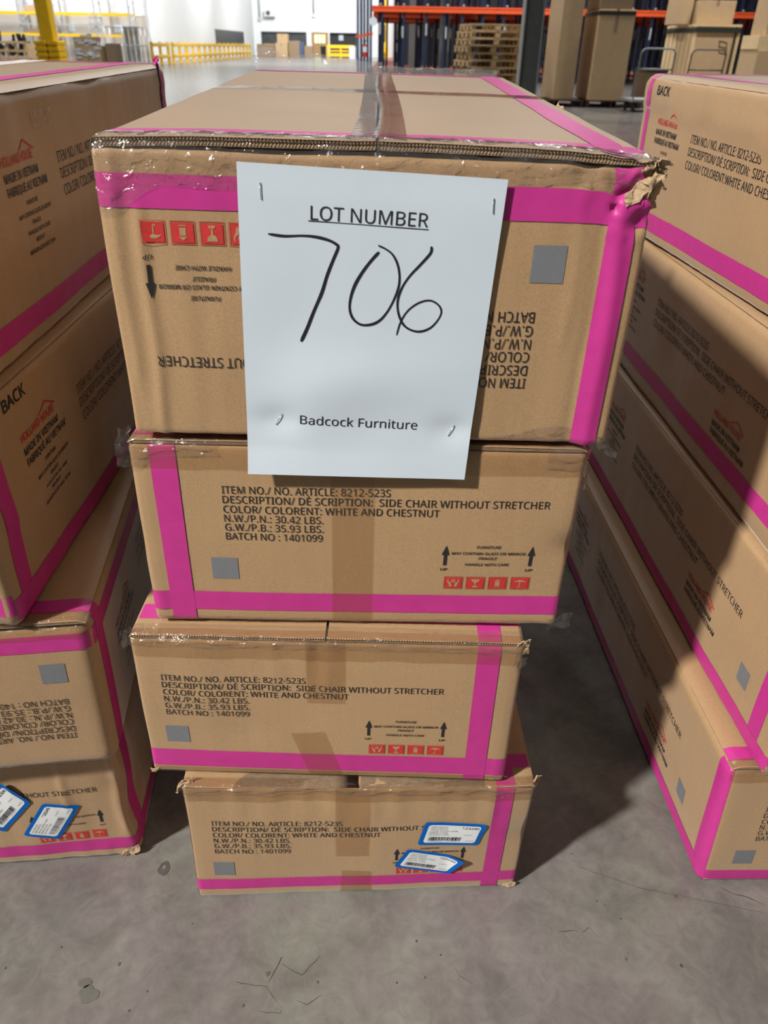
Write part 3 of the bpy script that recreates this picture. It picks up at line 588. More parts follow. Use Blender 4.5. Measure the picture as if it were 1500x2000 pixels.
"r":[278,[57,0,57,360,105,360,112,294,115,294,135,322,160,345,190,361,225,367,235,366,247,366,258,364,267,363,260,308,251,310,241,312,231,313,221,313,194,309,169,298,147,280,131,256,120,226,116,192,116,0],[7,9,8,7,10,9,7,11,10,7,12,11,7,13,12,6,13,7,0,2,1,0,3,2,5,16,6,16,15,6,15,14,6,14,13,6,4,18,5,18,17,5,17,16,5,4,19,18,4,20,19,0,4,3,0,22,4,22,21,4,21,20,4,0,23,22,0,24,23]],
"t":[243,[167,-7,140,-4,115,3,94,16,77,37,65,66,62,105,62,314,11,314,11,343,62,366,86,443,121,443,121,360,225,360,225,314,121,314,121,106,125,77,137,57,155,46,177,42,191,42,205,44,218,46,228,49,228,4,216,0,201,-4,184,-6],[10,12,11,10,13,12,9,13,10,9,14,13,9,15,14,8,15,9,7,15,8,6,16,7,16,15,7,6,17,16,6,18,17,5,18,6,5,19,18,4,19,5,4,20,19,24,26,25,23,26,24,4,21,20,22,26,23,21,26,22,4,26,21,3,26,4,2,26,3,2,27,26,1,27,2,1,28,27,1,29,28,0,29,1]],
"u":[416,[184,-7,127,1,86,25,61,65,53,124,53,360,113,360,113,128,133,64,193,42,243,51,276,76,293,117,299,173,299,360,358,360,358,0,310,0,301,48,298,48,277,23,250,6,218,-3],[4,6,5,4,7,6,13,15,14,13,16,15,12,16,13,4,8,7,3,8,4,11,16,12,10,18,11,18,16,11,2,8,3,2,9,8,9,19,10,19,18,10,9,20,19,17,16,18,2,20,9,1,20,2,1,21,20,1,22,21,0,22,1]],
"\u00c9":[374,[65,0,65,480,333,480,333,426,126,426,126,277,321,277,321,224,126,224,126,53,333,53,333,0,140,505,185,505,250,610,175,610],[0,4,1,4,2,1,4,3,2,0,5,4,0,8,5,8,6,5,8,7,6,0,9,8,0,10,9,0,11,10,12,13,14,12,14,15]]},
"b":{"0":[385,[292,13,248,-12,191,-20,114,-2,60,52,30,134,20,240,24,314,36,377,58,429,91,468,136,492,192,500,268,483,323,429,354,347,364,241,360,167,348,104,326,52,126,99,152,67,191,57,230,67,257,99,273,156,278,240,273,324,257,381,230,413,191,423,152,413,126,381,111,324,105,240,111,156],[11,13,12,10,13,11,10,14,13,9,14,10,9,30,14,30,29,14,29,15,14,8,31,9,31,30,9,8,32,31,28,15,29,8,33,32,27,15,28,7,33,8,27,16,15,7,34,33,26,16,27,6,34,7,26,17,16,6,35,34,25,17,26,5,35,6,25,18,17,5,20,35,24,18,25,4,20,5,24,19,18,4,21,20,23,19,24,4,22,21,22,19,23,4,19,22,4,0,19,3,0,4,3,1,0,2,1,3]],
"1":[385,[251,-13,168,-13,168,335,168,361,168,382,169,400,168,386,182,399,172,390,162,381,150,371,89,321,42,381,185,493,251,493],[12,14,13,12,5,14,5,7,14,7,0,14,12,6,5,4,8,5,8,7,5,6,0,7,9,6,8,6,4,8,12,9,6,9,4,6,4,0,6,9,3,4,12,10,9,11,10,12]],
"2":[385,[362,-13,19,-13,19,54,149,185,182,219,209,249,230,276,245,301,253,327,256,355,251,385,237,406,214,418,184,423,154,420,128,412,103,398,67,373,19,432,61,463,97,482,139,495,185,499,249,490,300,462,332,417,343,359,339,319,326,283,307,249,281,215,251,181,216,146,120,51,120,67,362,67],[21,23,22,20,23,21,20,24,23,19,24,20,18,24,19,18,25,24,17,16,18,16,15,18,15,14,18,14,13,18,13,25,18,12,25,13,11,25,12,11,26,25,10,26,11,9,26,10,9,27,26,8,27,9,7,27,8,7,28,27,6,28,7,6,29,28,5,29,6,4,29,5,4,30,29,3,30,4,3,31,30,2,31,3,2,32,31,2,34,32,34,33,32,2,35,34,2,0,35,1,0,2]],
"3":[385,[272,-1,222,-15,162,-20,125,-18,90,-14,56,-5,17,11,17,94,66,74,98,64,131,58,162,56,214,62,247,78,265,103,271,137,263,170,242,191,204,205,149,209,90,209,90,286,150,286,199,292,232,308,251,332,257,363,253,389,239,407,215,419,183,423,150,421,121,413,96,401,59,379,14,440,55,467,92,484,135,495,183,499,252,490,303,463,334,420,344,368,337,319,314,282,279,255,245,243,245,260,287,249,327,223,351,184,359,137,354,94,338,55,310,23],[38,40,39,37,40,38,37,41,40,36,41,37,35,41,36,35,42,41,34,33,35,33,32,35,32,31,35,31,30,35,30,42,35,29,42,30,29,43,42,28,43,29,27,43,28,26,43,27,26,44,43,25,44,26,24,44,25,24,45,44,23,45,24,22,45,23,20,22,21,20,48,22,48,45,22,48,46,45,20,47,48,49,46,48,47,49,46,47,50,49,20,50,47,20,19,50,19,18,50,18,51,50,17,51,18,16,51,17,16,52,51,15,52,16,14,52,15,14,53,52,13,53,14,6,8,7,13,54,53,12,54,13,6,9,8,6,10,9,11,54,12,6,11,10,6,54,11,6,55,54,6,0,55,5,0,6,5,1,0,4,1,5,3,1,4,3,2,1]],
"4":[385,[314,-13,231,-13,231,96,1,96,1,163,233,495,314,495,314,175,384,175,384,96,314,96,226,359,97,175,231,175,231,313,231,346,232,373,233,397,233,406,253,406,250,400,242,385,234,371],[4,6,5,4,18,6,18,19,6,19,7,6,4,17,18,20,7,19,21,7,20,4,16,17,22,7,21,4,11,16,11,15,16,11,7,22,4,12,11,15,7,11,14,7,15,13,7,14,4,13,12,4,7,13,4,8,7,4,9,8,3,9,4,2,9,3,1,10,2,10,9,2,1,0,10]],
"5":[385,[307,26,246,-9,167,-20,129,-18,94,-13,63,-4,29,11,29,96,74,74,104,65,137,59,167,57,211,63,244,79,265,106,272,147,266,184,248,209,215,226,165,231,146,231,124,228,103,225,81,221,40,246,60,493,325,493,325,413,134,413,125,302,122,302,140,304,161,306,185,307,255,297,311,267,347,218,359,153,346,81],[24,28,25,28,26,25,28,27,26,24,30,28,30,29,28,32,34,33,31,34,32,30,34,31,24,34,30,24,35,34,24,36,35,23,22,24,22,21,24,21,20,24,20,19,24,19,36,24,18,36,19,17,36,18,17,37,36,16,37,17,15,37,16,15,38,37,14,38,15,13,38,14,6,8,7,13,0,38,12,0,13,6,9,8,6,10,9,11,0,12,6,11,10,6,0,11,6,1,0,5,1,6,4,1,5,4,2,1,3,2,4]],
"6":[385,[321,27,268,-8,200,-20,153,-14,110,5,74,36,47,81,30,137,24,205,26,257,33,309,47,359,68,404,98,443,139,474,192,493,256,499,272,499,289,498,306,496,329,491,329,413,300,421,287,423,272,424,258,425,218,421,186,411,162,394,143,373,129,346,119,315,112,280,110,257,94,257,110,275,137,295,171,309,214,313,275,303,324,272,355,221,366,154,355,83,150,72,172,60,199,56,233,62,258,79,275,109,281,154,276,191,261,218,237,235,201,241,175,238,153,229,134,216,121,200,113,183,110,166,112,140,120,114,133,90],[15,17,16,15,18,17,15,19,18,15,20,19,14,20,15,14,21,20,13,23,14,23,22,14,22,21,14,12,26,13,26,25,13,25,24,13,24,23,13,12,27,26,12,28,27,11,28,12,11,29,28,11,30,29,10,30,11,10,31,30,10,32,31,37,39,38,9,32,10,36,39,37,36,40,39,35,40,36,9,35,32,35,33,32,9,34,35,33,40,35,33,41,40,8,34,9,34,41,33,8,55,34,55,54,34,54,41,34,53,41,54,8,56,55,52,41,53,8,57,56,52,42,41,51,42,52,8,58,57,7,58,8,7,59,58,50,42,51,7,60,59,7,61,60,50,43,42,49,43,50,7,62,61,6,62,7,6,63,62,48,43,49,6,44,63,48,0,43,5,44,6,47,0,48,5,45,44,46,0,47,5,46,45,5,0,46,4,0,5,4,1,0,3,1,4,3,2,1]],
"7":[385,[165,-13,71,-13,268,413,17,413,17,493,364,493,364,431],[3,5,4,3,6,5,3,2,6,2,0,6,1,0,2]],
"8":[385,[317,18,262,-10,193,-20,121,-11,66,17,31,62,20,122,24,156,35,186,53,210,75,231,100,248,107,252,92,263,62,291,42,327,35,372,40,410,56,442,81,467,113,485,150,496,192,499,253,491,303,467,337,426,348,372,345,341,334,315,318,292,298,273,275,257,271,254,279,250,305,232,329,212,347,187,360,158,364,124,352,65,157,310,177,299,194,291,219,304,244,322,258,342,263,369,259,393,245,410,222,421,191,425,161,421,138,410,124,393,119,369,122,350,129,335,140,322,124,73,151,59,192,53,231,59,258,73,274,95,280,123,274,150,256,172,227,192,187,210,182,212,149,195,124,174,109,151,104,122,109,95],[21,23,22,20,23,21,20,24,23,19,24,20,19,25,24,18,25,19,17,50,18,50,25,18,50,49,25,49,26,25,17,51,50,17,52,51,48,26,49,47,26,48,17,53,52,16,53,17,46,26,47,16,54,53,15,54,16,46,27,26,45,27,46,15,55,54,15,56,55,44,27,45,44,28,27,15,57,56,14,57,15,14,40,57,43,28,44,43,29,28,14,41,40,42,29,43,14,42,41,42,30,29,13,42,14,13,30,42,13,31,30,12,31,13,12,32,31,12,33,32,11,33,12,11,34,33,10,34,11,10,35,34,9,69,10,69,35,10,9,70,69,68,35,69,68,36,35,8,70,9,67,36,68,8,71,70,66,36,67,66,37,36,7,71,8,7,72,71,65,37,66,65,38,37,6,72,7,6,73,72,64,38,65,64,39,38,63,39,64,5,73,6,5,74,73,62,39,63,5,58,74,61,39,62,5,59,58,61,0,39,4,59,5,4,60,59,60,0,61,4,0,60,4,1,0,3,1,4,3,2,1]],
"9":[385,[246,6,194,-13,129,-20,114,-19,96,-18,79,-16,56,-10,56,67,98,57,127,55,168,58,199,69,224,85,243,107,257,133,267,164,274,199,275,222,291,222,276,204,249,184,214,171,171,166,111,176,62,208,31,258,20,324,26,374,41,417,66,452,100,478,140,494,187,499,234,493,276,474,312,443,340,399,357,343,362,275,360,222,353,170,340,121,318,75,288,36,124,261,148,245,184,239,211,242,234,250,252,263,265,279,274,296,276,314,274,340,266,366,253,389,236,407,214,419,187,423,154,417,128,400,111,370,105,325,110,288],[31,33,32,30,33,31,30,34,33,29,34,30,29,35,34,28,35,29,28,58,35,58,57,35,57,36,35,28,59,58,56,36,57,28,60,59,27,60,28,55,36,56,27,61,60,55,37,36,54,37,55,26,61,27,26,62,61,53,37,54,53,38,37,52,38,53,26,63,62,25,63,26,51,38,52,50,38,51,25,44,63,49,38,50,49,39,38,48,39,49,25,45,44,24,45,25,47,39,48,24,46,45,46,39,47,24,17,46,17,39,46,17,18,39,18,40,39,24,16,17,19,40,18,23,16,24,20,40,19,23,20,16,20,15,16,23,21,20,15,40,20,22,21,23,15,41,40,14,41,15,13,41,14,13,42,41,12,42,13,11,42,12,11,43,42,10,43,11,6,8,7,9,43,10,6,9,8,6,43,9,6,0,43,6,1,0,5,1,6,5,2,1,4,2,5,3,2,4]],
"A":[430,[70,-13,-19,-13,178,495,251,495,447,-13,357,-13,299,135,127,135,205,343,157,215,271,215,224,343,221,351,217,363,213,377,208,392,204,405,215,371,221,395,215,375,210,357],[1,3,2,1,16,3,16,18,3,18,4,3,1,15,16,17,19,16,19,18,16,17,4,18,1,14,15,1,20,14,20,13,14,20,17,19,20,13,17,13,4,17,12,4,13,1,8,20,11,4,12,1,9,8,10,4,11,1,7,9,7,10,9,7,6,10,6,4,10,1,0,7,5,4,6]],
"B":[437,[235,-13,52,-13,52,493,203,493,284,486,345,464,385,423,397,361,391,318,371,282,338,256,306,245,306,261,326,257,354,245,378,228,398,204,409,174,413,136,401,73,364,25,307,-4,139,415,139,288,214,288,263,293,290,306,304,325,308,354,303,382,286,400,255,411,204,415,139,212,139,64,222,64,272,70,302,86,317,109,323,141,317,170,301,192,270,206,217,212],[1,22,2,22,3,2,22,4,3,22,5,4,22,6,5,22,32,6,32,31,6,31,7,6,1,23,22,30,7,31,29,7,30,28,7,29,28,8,7,27,8,28,26,8,27,26,9,8,25,9,26,24,9,25,1,33,23,33,24,23,33,9,24,33,12,9,12,10,9,33,11,12,13,10,12,14,10,13,11,14,10,11,15,14,33,15,11,33,43,15,43,16,15,1,34,33,42,16,43,41,16,42,41,17,16,40,17,41,40,18,17,39,18,40,38,18,39,38,19,18,37,19,38,36,19,37,36,20,19,35,20,36,1,35,34,1,20,35,1,21,20,1,0,21]],
"C":[425,[332,-15,299,-19,261,-20,191,-12,132,12,86,52,54,104,34,168,28,240,35,311,56,374,91,427,139,466,200,491,271,499,345,492,422,466,386,390,352,404,327,413,300,418,271,420,207,408,159,373,128,316,118,240,128,164,156,107,203,72,271,59,300,61,327,65,355,70,398,82,398,3,361,-9],[13,15,14,13,16,15,12,16,13,11,16,12,11,21,16,21,20,16,20,19,16,19,18,16,18,17,16,10,22,11,22,21,11,10,23,22,9,23,10,9,24,23,9,25,24,8,25,9,7,25,8,7,26,25,6,26,7,6,27,26,6,28,27,5,28,6,32,34,33,5,29,28,31,34,32,30,34,31,29,34,30,5,34,29,4,34,5,3,34,4,3,35,34,3,0,35,2,0,3,2,1,0]],
"D":[491,[200,-13,52,-13,52,493,214,493,283,486,344,464,395,429,432,380,455,318,462,244,445,133,392,52,308,3,139,415,139,65,189,65,327,110,372,244,361,321,329,374,277,404,203,415],[1,13,2,13,3,2,13,4,3,13,5,4,13,6,5,13,21,6,21,20,6,20,7,6,1,14,13,19,7,20,19,8,7,18,8,19,17,8,18,17,9,8,17,10,9,16,10,17,16,11,10,15,11,16,1,15,14,1,11,15,1,12,11,1,0,12]],
"E":[374,[346,-13,52,-13,52,493,346,493,346,413,139,413,139,290,334,290,334,211,139,211,139,66,346,66],[1,5,2,5,3,2,5,4,3,1,6,5,1,9,6,9,7,6,9,8,7,1,10,9,1,11,10,1,0,11]],
"F":[349,[139,-13,52,-13,52,493,346,493,346,413,139,413,139,270,333,270,333,190,139,190],[1,5,2,5,3,2,5,4,3,1,6,5,1,9,6,9,7,6,9,8,7,1,0,9]],
"G":[489,[363,-14,319,-18,270,-20,199,-12,138,12,90,51,56,103,35,166,28,240,36,313,59,376,97,428,149,467,214,491,289,499,330,497,368,492,404,482,450,465,417,389,378,404,349,412,318,418,287,420,215,408,162,372,129,316,117,239,122,188,135,144,156,108,187,81,230,65,285,59,313,59,337,62,357,65,366,67,366,186,260,186,260,266,452,266,452,8,403,-6],[13,15,14,13,16,15,13,17,16,12,17,13,12,18,17,11,18,12,11,23,18,23,22,18,22,21,18,21,20,18,20,19,18,10,24,11,24,23,11,10,25,24,9,25,10,9,26,25,9,27,26,8,27,9,39,41,40,39,38,41,38,42,41,7,27,8,7,28,27,7,29,28,37,42,38,6,29,7,6,30,29,6,31,30,5,31,6,5,32,31,36,42,37,35,42,36,5,33,32,34,42,35,33,42,34,5,42,33,4,42,5,3,42,4,3,43,42,3,0,43,2,0,3,2,1,0]],
"H":[498,[139,-13,52,-13,52,493,139,493,139,290,358,290,358,493,445,493,445,-13,358,-13,358,211,139,211],[1,3,2,1,4,3,5,7,6,5,8,7,1,11,4,11,5,4,11,10,5,10,8,5,1,0,11,9,8,10]],
"I":[228,[213,-13,14,-13,14,45,70,58,70,421,14,434,14,493,213,493,213,434,157,421,157,58,213,45],[5,7,6,5,8,7,4,8,5,4,9,8,3,9,4,3,10,9,2,10,3,2,11,10,1,11,2,1,0,11]],
"J":[184,[97,-104,53,-132,-2,-141,-19,-140,-33,-138,-46,-135,-65,-128,-65,-52,-39,-58,-28,-60,-16,-61,-4,-62,10,-60,22,-56,32,-49,41,-38,47,-21,49,3,49,493,135,493,135,6,126,-57],[17,19,18,17,20,19,17,21,20,16,21,17,15,21,16,14,21,15,13,21,14,6,8,7,12,21,13,12,0,21,6,9,8,6,10,9,11,0,12,6,11,10,6,0,11,6,1,0,5,1,6,5,2,1,4,2,5,3,2,4]],
"K":[416,[139,-13,52,-13,52,493,139,493,139,277,137,275,157,297,178,320,199,343,332,493,438,493,235,270,441,-13,338,-13,173,210,139,180],[1,3,2,1,5,3,5,4,3,8,10,9,8,11,10,7,11,8,6,11,7,5,11,6,1,15,5,15,11,5,15,14,11,14,12,11,13,12,14,1,0,15]],
"L":[352,[348,-13,52,-13,52,493,139,493,139,67,348,67],[1,3,2,1,4,3,1,5,4,1,0,5]],
"M":[610,[134,-13,52,-13,52,493,163,493,311,100,296,100,446,493,557,493,557,-13,471,-13,471,295,472,330,473,365,475,396,475,407,495,407,335,-13,268,-13,110,407,130,407,131,397,133,365,134,329,134,291],[1,18,2,18,3,2,18,19,3,19,4,3,5,14,6,14,7,6,14,15,7,15,8,7,1,22,18,22,17,18,20,4,19,5,13,14,16,11,15,11,8,15,21,4,20,5,12,13,22,4,21,5,11,12,5,16,11,16,10,11,1,23,22,17,5,22,5,4,22,16,9,10,1,0,23,17,16,5]],
"N":[511,[134,-13,52,-13,52,493,142,493,398,96,380,96,380,95,379,114,378,137,377,161,376,186,376,209,376,493,458,493,458,-13,368,-13,111,385,130,385,130,373,132,340,133,305,134,268],[1,16,2,16,3,2,16,17,3,17,4,3,11,13,12,11,14,13,1,19,16,19,15,16,18,4,17,19,7,18,7,4,18,1,20,19,15,7,19,1,21,20,1,0,21,10,14,11,9,14,10,8,14,9,7,14,8,15,5,7,5,6,7,14,4,7,15,4,5,15,14,4]],
"O":[525,[391,13,333,-12,263,-20,191,-12,132,13,86,53,53,105,34,169,28,241,34,313,53,375,86,428,132,467,191,492,263,500,333,492,391,468,437,428,470,376,490,313,497,240,490,168,470,105,437,53,154,106,198,71,263,59,328,71,372,106,398,163,407,240,398,318,372,374,328,409,263,421,198,409,154,374,127,318,118,240,127,163],[13,15,14,13,16,15,12,16,13,12,17,16,11,17,12,11,34,17,34,33,17,33,18,17,10,35,11,35,34,11,32,18,33,10,36,35,32,19,18,9,36,10,31,19,32,9,37,36,30,19,31,9,38,37,8,38,9,30,20,19,7,38,8,30,21,20,29,21,30,7,39,38,6,39,7,29,22,21,6,24,39,28,22,29,6,25,24,27,22,28,5,25,6,27,23,22,5,26,25,26,23,27,5,23,26,4,23,5,4,0,23,4,1,0,3,1,4,3,2,1]],
"P":[407,[139,-13,52,-13,52,493,193,493,277,483,338,453,374,403,385,339,380,297,366,258,340,223,300,196,248,179,181,174,139,174,139,415,139,251,173,251,231,257,268,271,289,296,296,336,290,371,272,394,239,409,186,415],[1,15,2,15,3,2,15,4,3,15,5,4,15,25,5,25,6,5,1,16,15,24,6,25,23,6,24,23,7,6,22,7,23,21,7,22,21,8,7,20,8,21,20,9,8,19,9,20,18,9,19,18,10,9,17,10,18,1,17,16,1,14,17,14,10,17,14,11,10,14,12,11,14,13,12,1,0,14]],
"Q":[525,[489,-127,366,-127,274,-20,274,-20,270,-20,266,-20,262,-20,191,-12,132,13,86,53,53,105,34,169,28,241,34,313,53,375,86,428,132,467,191,492,263,500,333,492,391,468,437,428,470,376,490,313,497,240,487,156,460,84,413,28,365,2,154,106,198,71,263,59,328,71,372,106,398,163,407,240,398,318,372,374,328,409,263,421,198,409,154,374,127,318,118,240,127,163],[17,19,18,17,20,19,16,20,17,16,21,20,15,21,16,15,39,21,39,38,21,38,22,21,14,40,15,40,39,15,37,22,38,14,41,40,37,23,22,13,41,14,36,23,37,13,42,41,35,23,36,13,43,42,12,43,13,35,24,23,11,43,12,34,24,35,11,44,43,34,25,24,10,44,11,10,29,44,33,25,34,33,26,25,10,30,29,32,26,33,9,30,10,32,27,26,9,31,30,31,27,32,9,27,31,8,27,9,8,28,27,7,28,8,7,3,28,3,0,28,6,3,7,6,4,3,2,0,3,1,0,2,5,4,6]],
"R":[418,[139,-13,52,-13,52,493,198,493,279,484,338,456,374,408,385,344,381,305,370,273,352,248,330,228,306,214,295,209,431,-13,330,-13,214,185,139,185,139,414,139,262,197,262,244,268,274,282,291,306,296,340,290,375,273,397,242,409,193,414],[1,18,2,18,3,2,18,4,3,18,5,4,18,28,5,28,6,5,1,19,18,27,6,28,26,6,27,26,7,6,25,7,26,24,7,25,24,8,7,23,8,24,22,8,23,22,9,8,21,9,22,21,10,9,20,10,21,1,17,19,17,20,19,17,10,20,17,11,10,17,12,11,17,13,12,17,16,13,16,14,13,1,0,17,15,14,16]],
"S":[369,[299,18,240,-10,166,-20,126,-18,89,-13,56,-6,21,7,21,93,65,76,97,67,132,61,168,59,212,64,241,77,258,97,264,124,261,141,255,156,244,168,225,181,198,195,159,210,103,235,62,267,36,310,27,364,33,403,49,437,75,464,109,483,149,495,193,499,233,497,269,492,301,483,342,467,315,391,277,405,250,413,221,418,192,420,156,416,133,404,119,386,115,363,117,344,123,330,133,318,151,305,177,293,211,279,251,262,285,244,313,223,333,197,346,166,350,128,338,66],[30,32,31,30,33,32,29,33,30,29,34,33,28,34,29,28,35,34,28,38,35,38,37,35,37,36,35,27,39,28,39,38,28,26,40,27,40,39,27,26,41,40,26,42,41,26,43,42,25,43,26,25,44,43,24,44,25,24,45,44,24,46,45,24,47,46,24,48,47,23,48,24,23,49,48,23,50,49,23,51,50,22,51,23,22,52,51,22,53,52,21,53,22,21,54,53,20,54,21,20,55,54,19,55,20,18,55,19,17,55,18,17,56,55,16,56,17,15,56,16,15,57,56,14,57,15,13,57,14,6,8,7,12,57,13,6,9,8,6,10,9,12,0,57,11,0,12,6,11,10,6,0,11,6,1,0,5,1,6,4,1,5,4,2,1,3,2,4]],
"T":[374,[230,-13,143,-13,143,413,-6,413,-6,493,379,493,379,413,230,413],[3,5,4,3,6,5,2,6,3,1,7,2,7,6,2,1,0,7]],
"U":[491,[355,5,304,-14,243,-20,160,-7,98,33,60,94,47,170,47,493,134,493,134,170,141,121,162,87,196,66,246,59,298,67,331,89,350,124,357,170,357,493,443,493,443,169,438,119,421,74,394,35],[6,8,7,6,9,8,17,19,18,17,20,19,16,20,17,6,10,9,5,10,6,16,21,20,15,21,16,5,11,10,15,22,21,4,11,5,14,22,15,4,12,11,14,23,22,13,23,14,4,13,12,4,23,13,4,0,23,3,0,4,3,1,0,2,1,3]],
"V":[403,[241,-13,162,-13,-18,493,72,493,184,176,194,147,202,120,209,94,201,127,194,94,201,120,209,148,219,178,330,493,421,493],[1,3,2,1,4,3,12,14,13,12,0,14,11,0,12,1,5,4,10,6,11,6,0,11,1,10,5,10,6,5,9,10,8,10,6,8,6,7,8,1,6,10,1,0,6]],
"W":[625,[206,-13,125,-13,-9,493,81,493,158,190,166,159,172,129,177,101,169,159,160,102,166,132,173,163,182,194,269,493,351,493,442,192,450,161,458,129,464,100,455,154,447,101,452,129,459,159,466,191,543,493,633,493,498,-13,417,-13,321,311,316,330,310,350,306,368,302,385,299,398,312,339,320,393,315,369,308,339,299,309],[1,3,2,1,4,3,12,14,13,12,33,14,33,35,14,35,15,14,23,25,24,23,26,25,12,37,33,37,34,33,32,35,33,32,36,35,34,15,35,31,36,32,31,30,36,30,37,36,37,34,30,34,29,30,12,38,37,29,15,34,28,15,29,27,15,28,12,0,38,11,0,12,27,16,15,22,26,23,1,5,4,10,6,11,6,0,11,27,21,16,21,17,16,21,17,22,17,26,22,9,10,8,10,6,8,6,7,8,1,6,5,20,21,19,21,17,19,17,18,19,1,0,6,21,26,17,27,26,21]],
"X":[394,[74,-13,-21,-13,146,250,-11,493,87,493,197,316,308,493,403,493,246,251,415,-13,315,-13,195,183],[2,4,3,2,5,4,5,7,6,5,8,7,2,8,5,2,9,8,1,11,2,11,9,2,1,0,11,10,9,11]],
"Y":[381,[233,-13,147,-13,147,180,-22,493,74,493,190,272,307,493,402,493,233,183],[2,4,3,2,5,4,5,7,6,5,8,7,2,8,5,2,0,8,1,0,2]],
"Z":[385,[371,-13,13,-13,13,50,254,413,21,413,21,493,364,493,364,430,123,67,371,67],[4,6,5,4,7,6,4,3,7,3,8,7,2,8,3,2,9,8,2,0,9,1,0,2]],
"\u00c9":[374,[346,-13,52,-13,52,493,346,493,346,413,139,413,139,290,334,290,334,211,139,211,139,66,346,66,140,505,185,505,250,610,175,610],[1,5,2,5,3,2,5,4,3,1,6,5,1,9,6,9,7,6,9,8,7,1,10,9,1,11,10,1,0,11,12,13,14,12,14,15]]}}
_GL = {}


def glyphs(s, bold=0.0, shear=0.0):
    k = (s, bool(bold), shear)
    if k not in _GL:
        D = ALPHABET['b' if bold else 'r']
        vv, ff, pen = [], [], 0
        for ch in s:
            if ch == ' ':
                pen += 175
                continue
            adv, pts, tri = D.get(ch) or ALPHABET['r'][ch]
            n = len(vv)
            vv += [((pts[i] + pen + shear * pts[i + 1]) * .001, pts[i + 1] * .001) for i in range(0, len(pts), 2)]
            ff += [tuple(n + q for q in tri[i:i + 3]) for i in range(0, len(tri), 3)]
            pen += adv
        _GL[k] = (vv, ff)
    return _GL[k]


def lay_text(s, x0, y0, width, cap, bold=0.0, shear=0.0):
    """(points, faces) of s: left end x0, baseline y0, stretched to width and cap height."""
    vv, ff = glyphs(s, bold, shear)
    a, b_ = min(p[0] for p in vv), max(p[0] for p in vv)
    return [(x0 + (x - a) / (b_ - a) * width, y0 + y / .480 * cap) for x, y in vv], ff


# ------------------------------------------------------------------ floor and shell
mb = MB()
mb.add([(-60, -10, 0), (60, -10, 0), (60, 130, 0), (-60, 130, 0)], [(0, 1, 2, 3)])
tag(mb.build('floor', CONCRETE), 'grey polished concrete warehouse floor', None, kind='structure')

# stains, scuffs and hairline cracks worn into the slab
STAIN = plain('dark_floor_stain', (0.095, 0.090, 0.083), .35, var=.25, scale=40)
SCUFF = plain('floor_scuff', (0.085, 0.075, 0.062), .6, var=.4, scale=90)
PUDDLE = plain('faint_floor_stain', (0.140, 0.138, 0.118), .3, var=.12, scale=30)


def floor_mark(name, mat_, polys):
    m_ = MB()
    for pts in polys:
        m_.add([(x, y, .0006) for x, y in pts], [tuple(range(len(pts)))])
    return tag(m_.build(name, mat_), kind='structure')


def crack(pts, w, seed):
    P = []
    for i in range(len(pts) - 1):
        a, b_ = V((*pts[i], 0)), V((*pts[i + 1], 0))
        n_ = max(2, int((b_ - a).length / .004))
        for k in range(n_):
            q = a.lerp(b_, k / n_)
            P.append((q.x + .0016 * noise.noise(V((q.x * 120, seed, 0))), q.y + .0016 * noise.noise(V((q.x * 120, seed, 5)))))
    L_, R_ = [], []
    for i, (x, y) in enumerate(P):
        ww = w * (.45 + .9 * abs(noise.noise(V((i * .35, seed, 1))))) * min(1, .3 + i / 4, .3 + (len(P) - 1 - i) / 4)
        L_.append((x - ww * .4, y + ww))
        R_.append((x + ww * .4, y - ww))
    return [[L_[i], L_[i + 1], R_[i + 1], R_[i]] for i in range(len(P) - 1)]


lines_ = [([(-.138, .499), (-.127, .53), (-.122, .533)], .0011), ([(-.125, .523), (-.107, .513), (-.096, .509), (-.083, .525), (-.073, .538)], .0007), ([(-.096, .509), (-.093, .493), (-.087, .481)], .0006),
          ([(-.182, .499), (-.155, .496), (-.14, .494), (-.125, .476), (-.118, .468)], .0006), ([(-.1, .478), (-.086, .473), (-.064, .488)], .0006), ([(-.146, .465), (-.119, .463), (-.117, .472)], .0006),
          ([(.103, .527), (.111, .513), (.12, .505), (.129, .502)], .0006), ([(.251, .572), (.273, .574), (.283, .57)], .0009), ([(.283, .57), (.295, .579), (.304, .568), (.31, .555)], .0006),
          ([(.5, .642), (.515, .632), (.536, .627), (.559, .613)], .0013), ([(.293, .672), (.383, .638), (.487, .617), (.555, .603)], .0006)]
floor_mark('floor_crack', SCUFF, [q for k_, (p_, w_) in enumerate(lines_) for q in crack(p_, w_, k_ * 3.1)])
ring = lambda cx, cy, rx, ry, n_, sd, j: [(cx + rx * math.cos(2 * math.pi * k / n_) * (1 + j * noise.noise(V((math.cos(2 * math.pi * k / n_), math.sin(2 * math.pi * k / n_), sd)))), cy + ry * math.sin(2 * math.pi * k / n_) * (1 + j * noise.noise(V((math.cos(2 * math.pi * k / n_), math.sin(2 * math.pi * k / n_), sd + 2))))) for k in range(n_)]
o_, i_ = ring(-.315, .655, .0085, .0115, 24, 1, .25), ring(-.316, .657, .003, .0035, 24, 3, .5)
floor_mark('floor_stain', STAIN, [[o_[k], o_[(k + 1) % 24], i_[(k + 1) % 24], i_[k]] for k in range(24)])
floor_mark('floor_stain', PUDDLE, [ring(-.366, .481, .013, .011, 30, 7, .5), ring(-.376, .495, .009, .006, 24, 9, .5)])
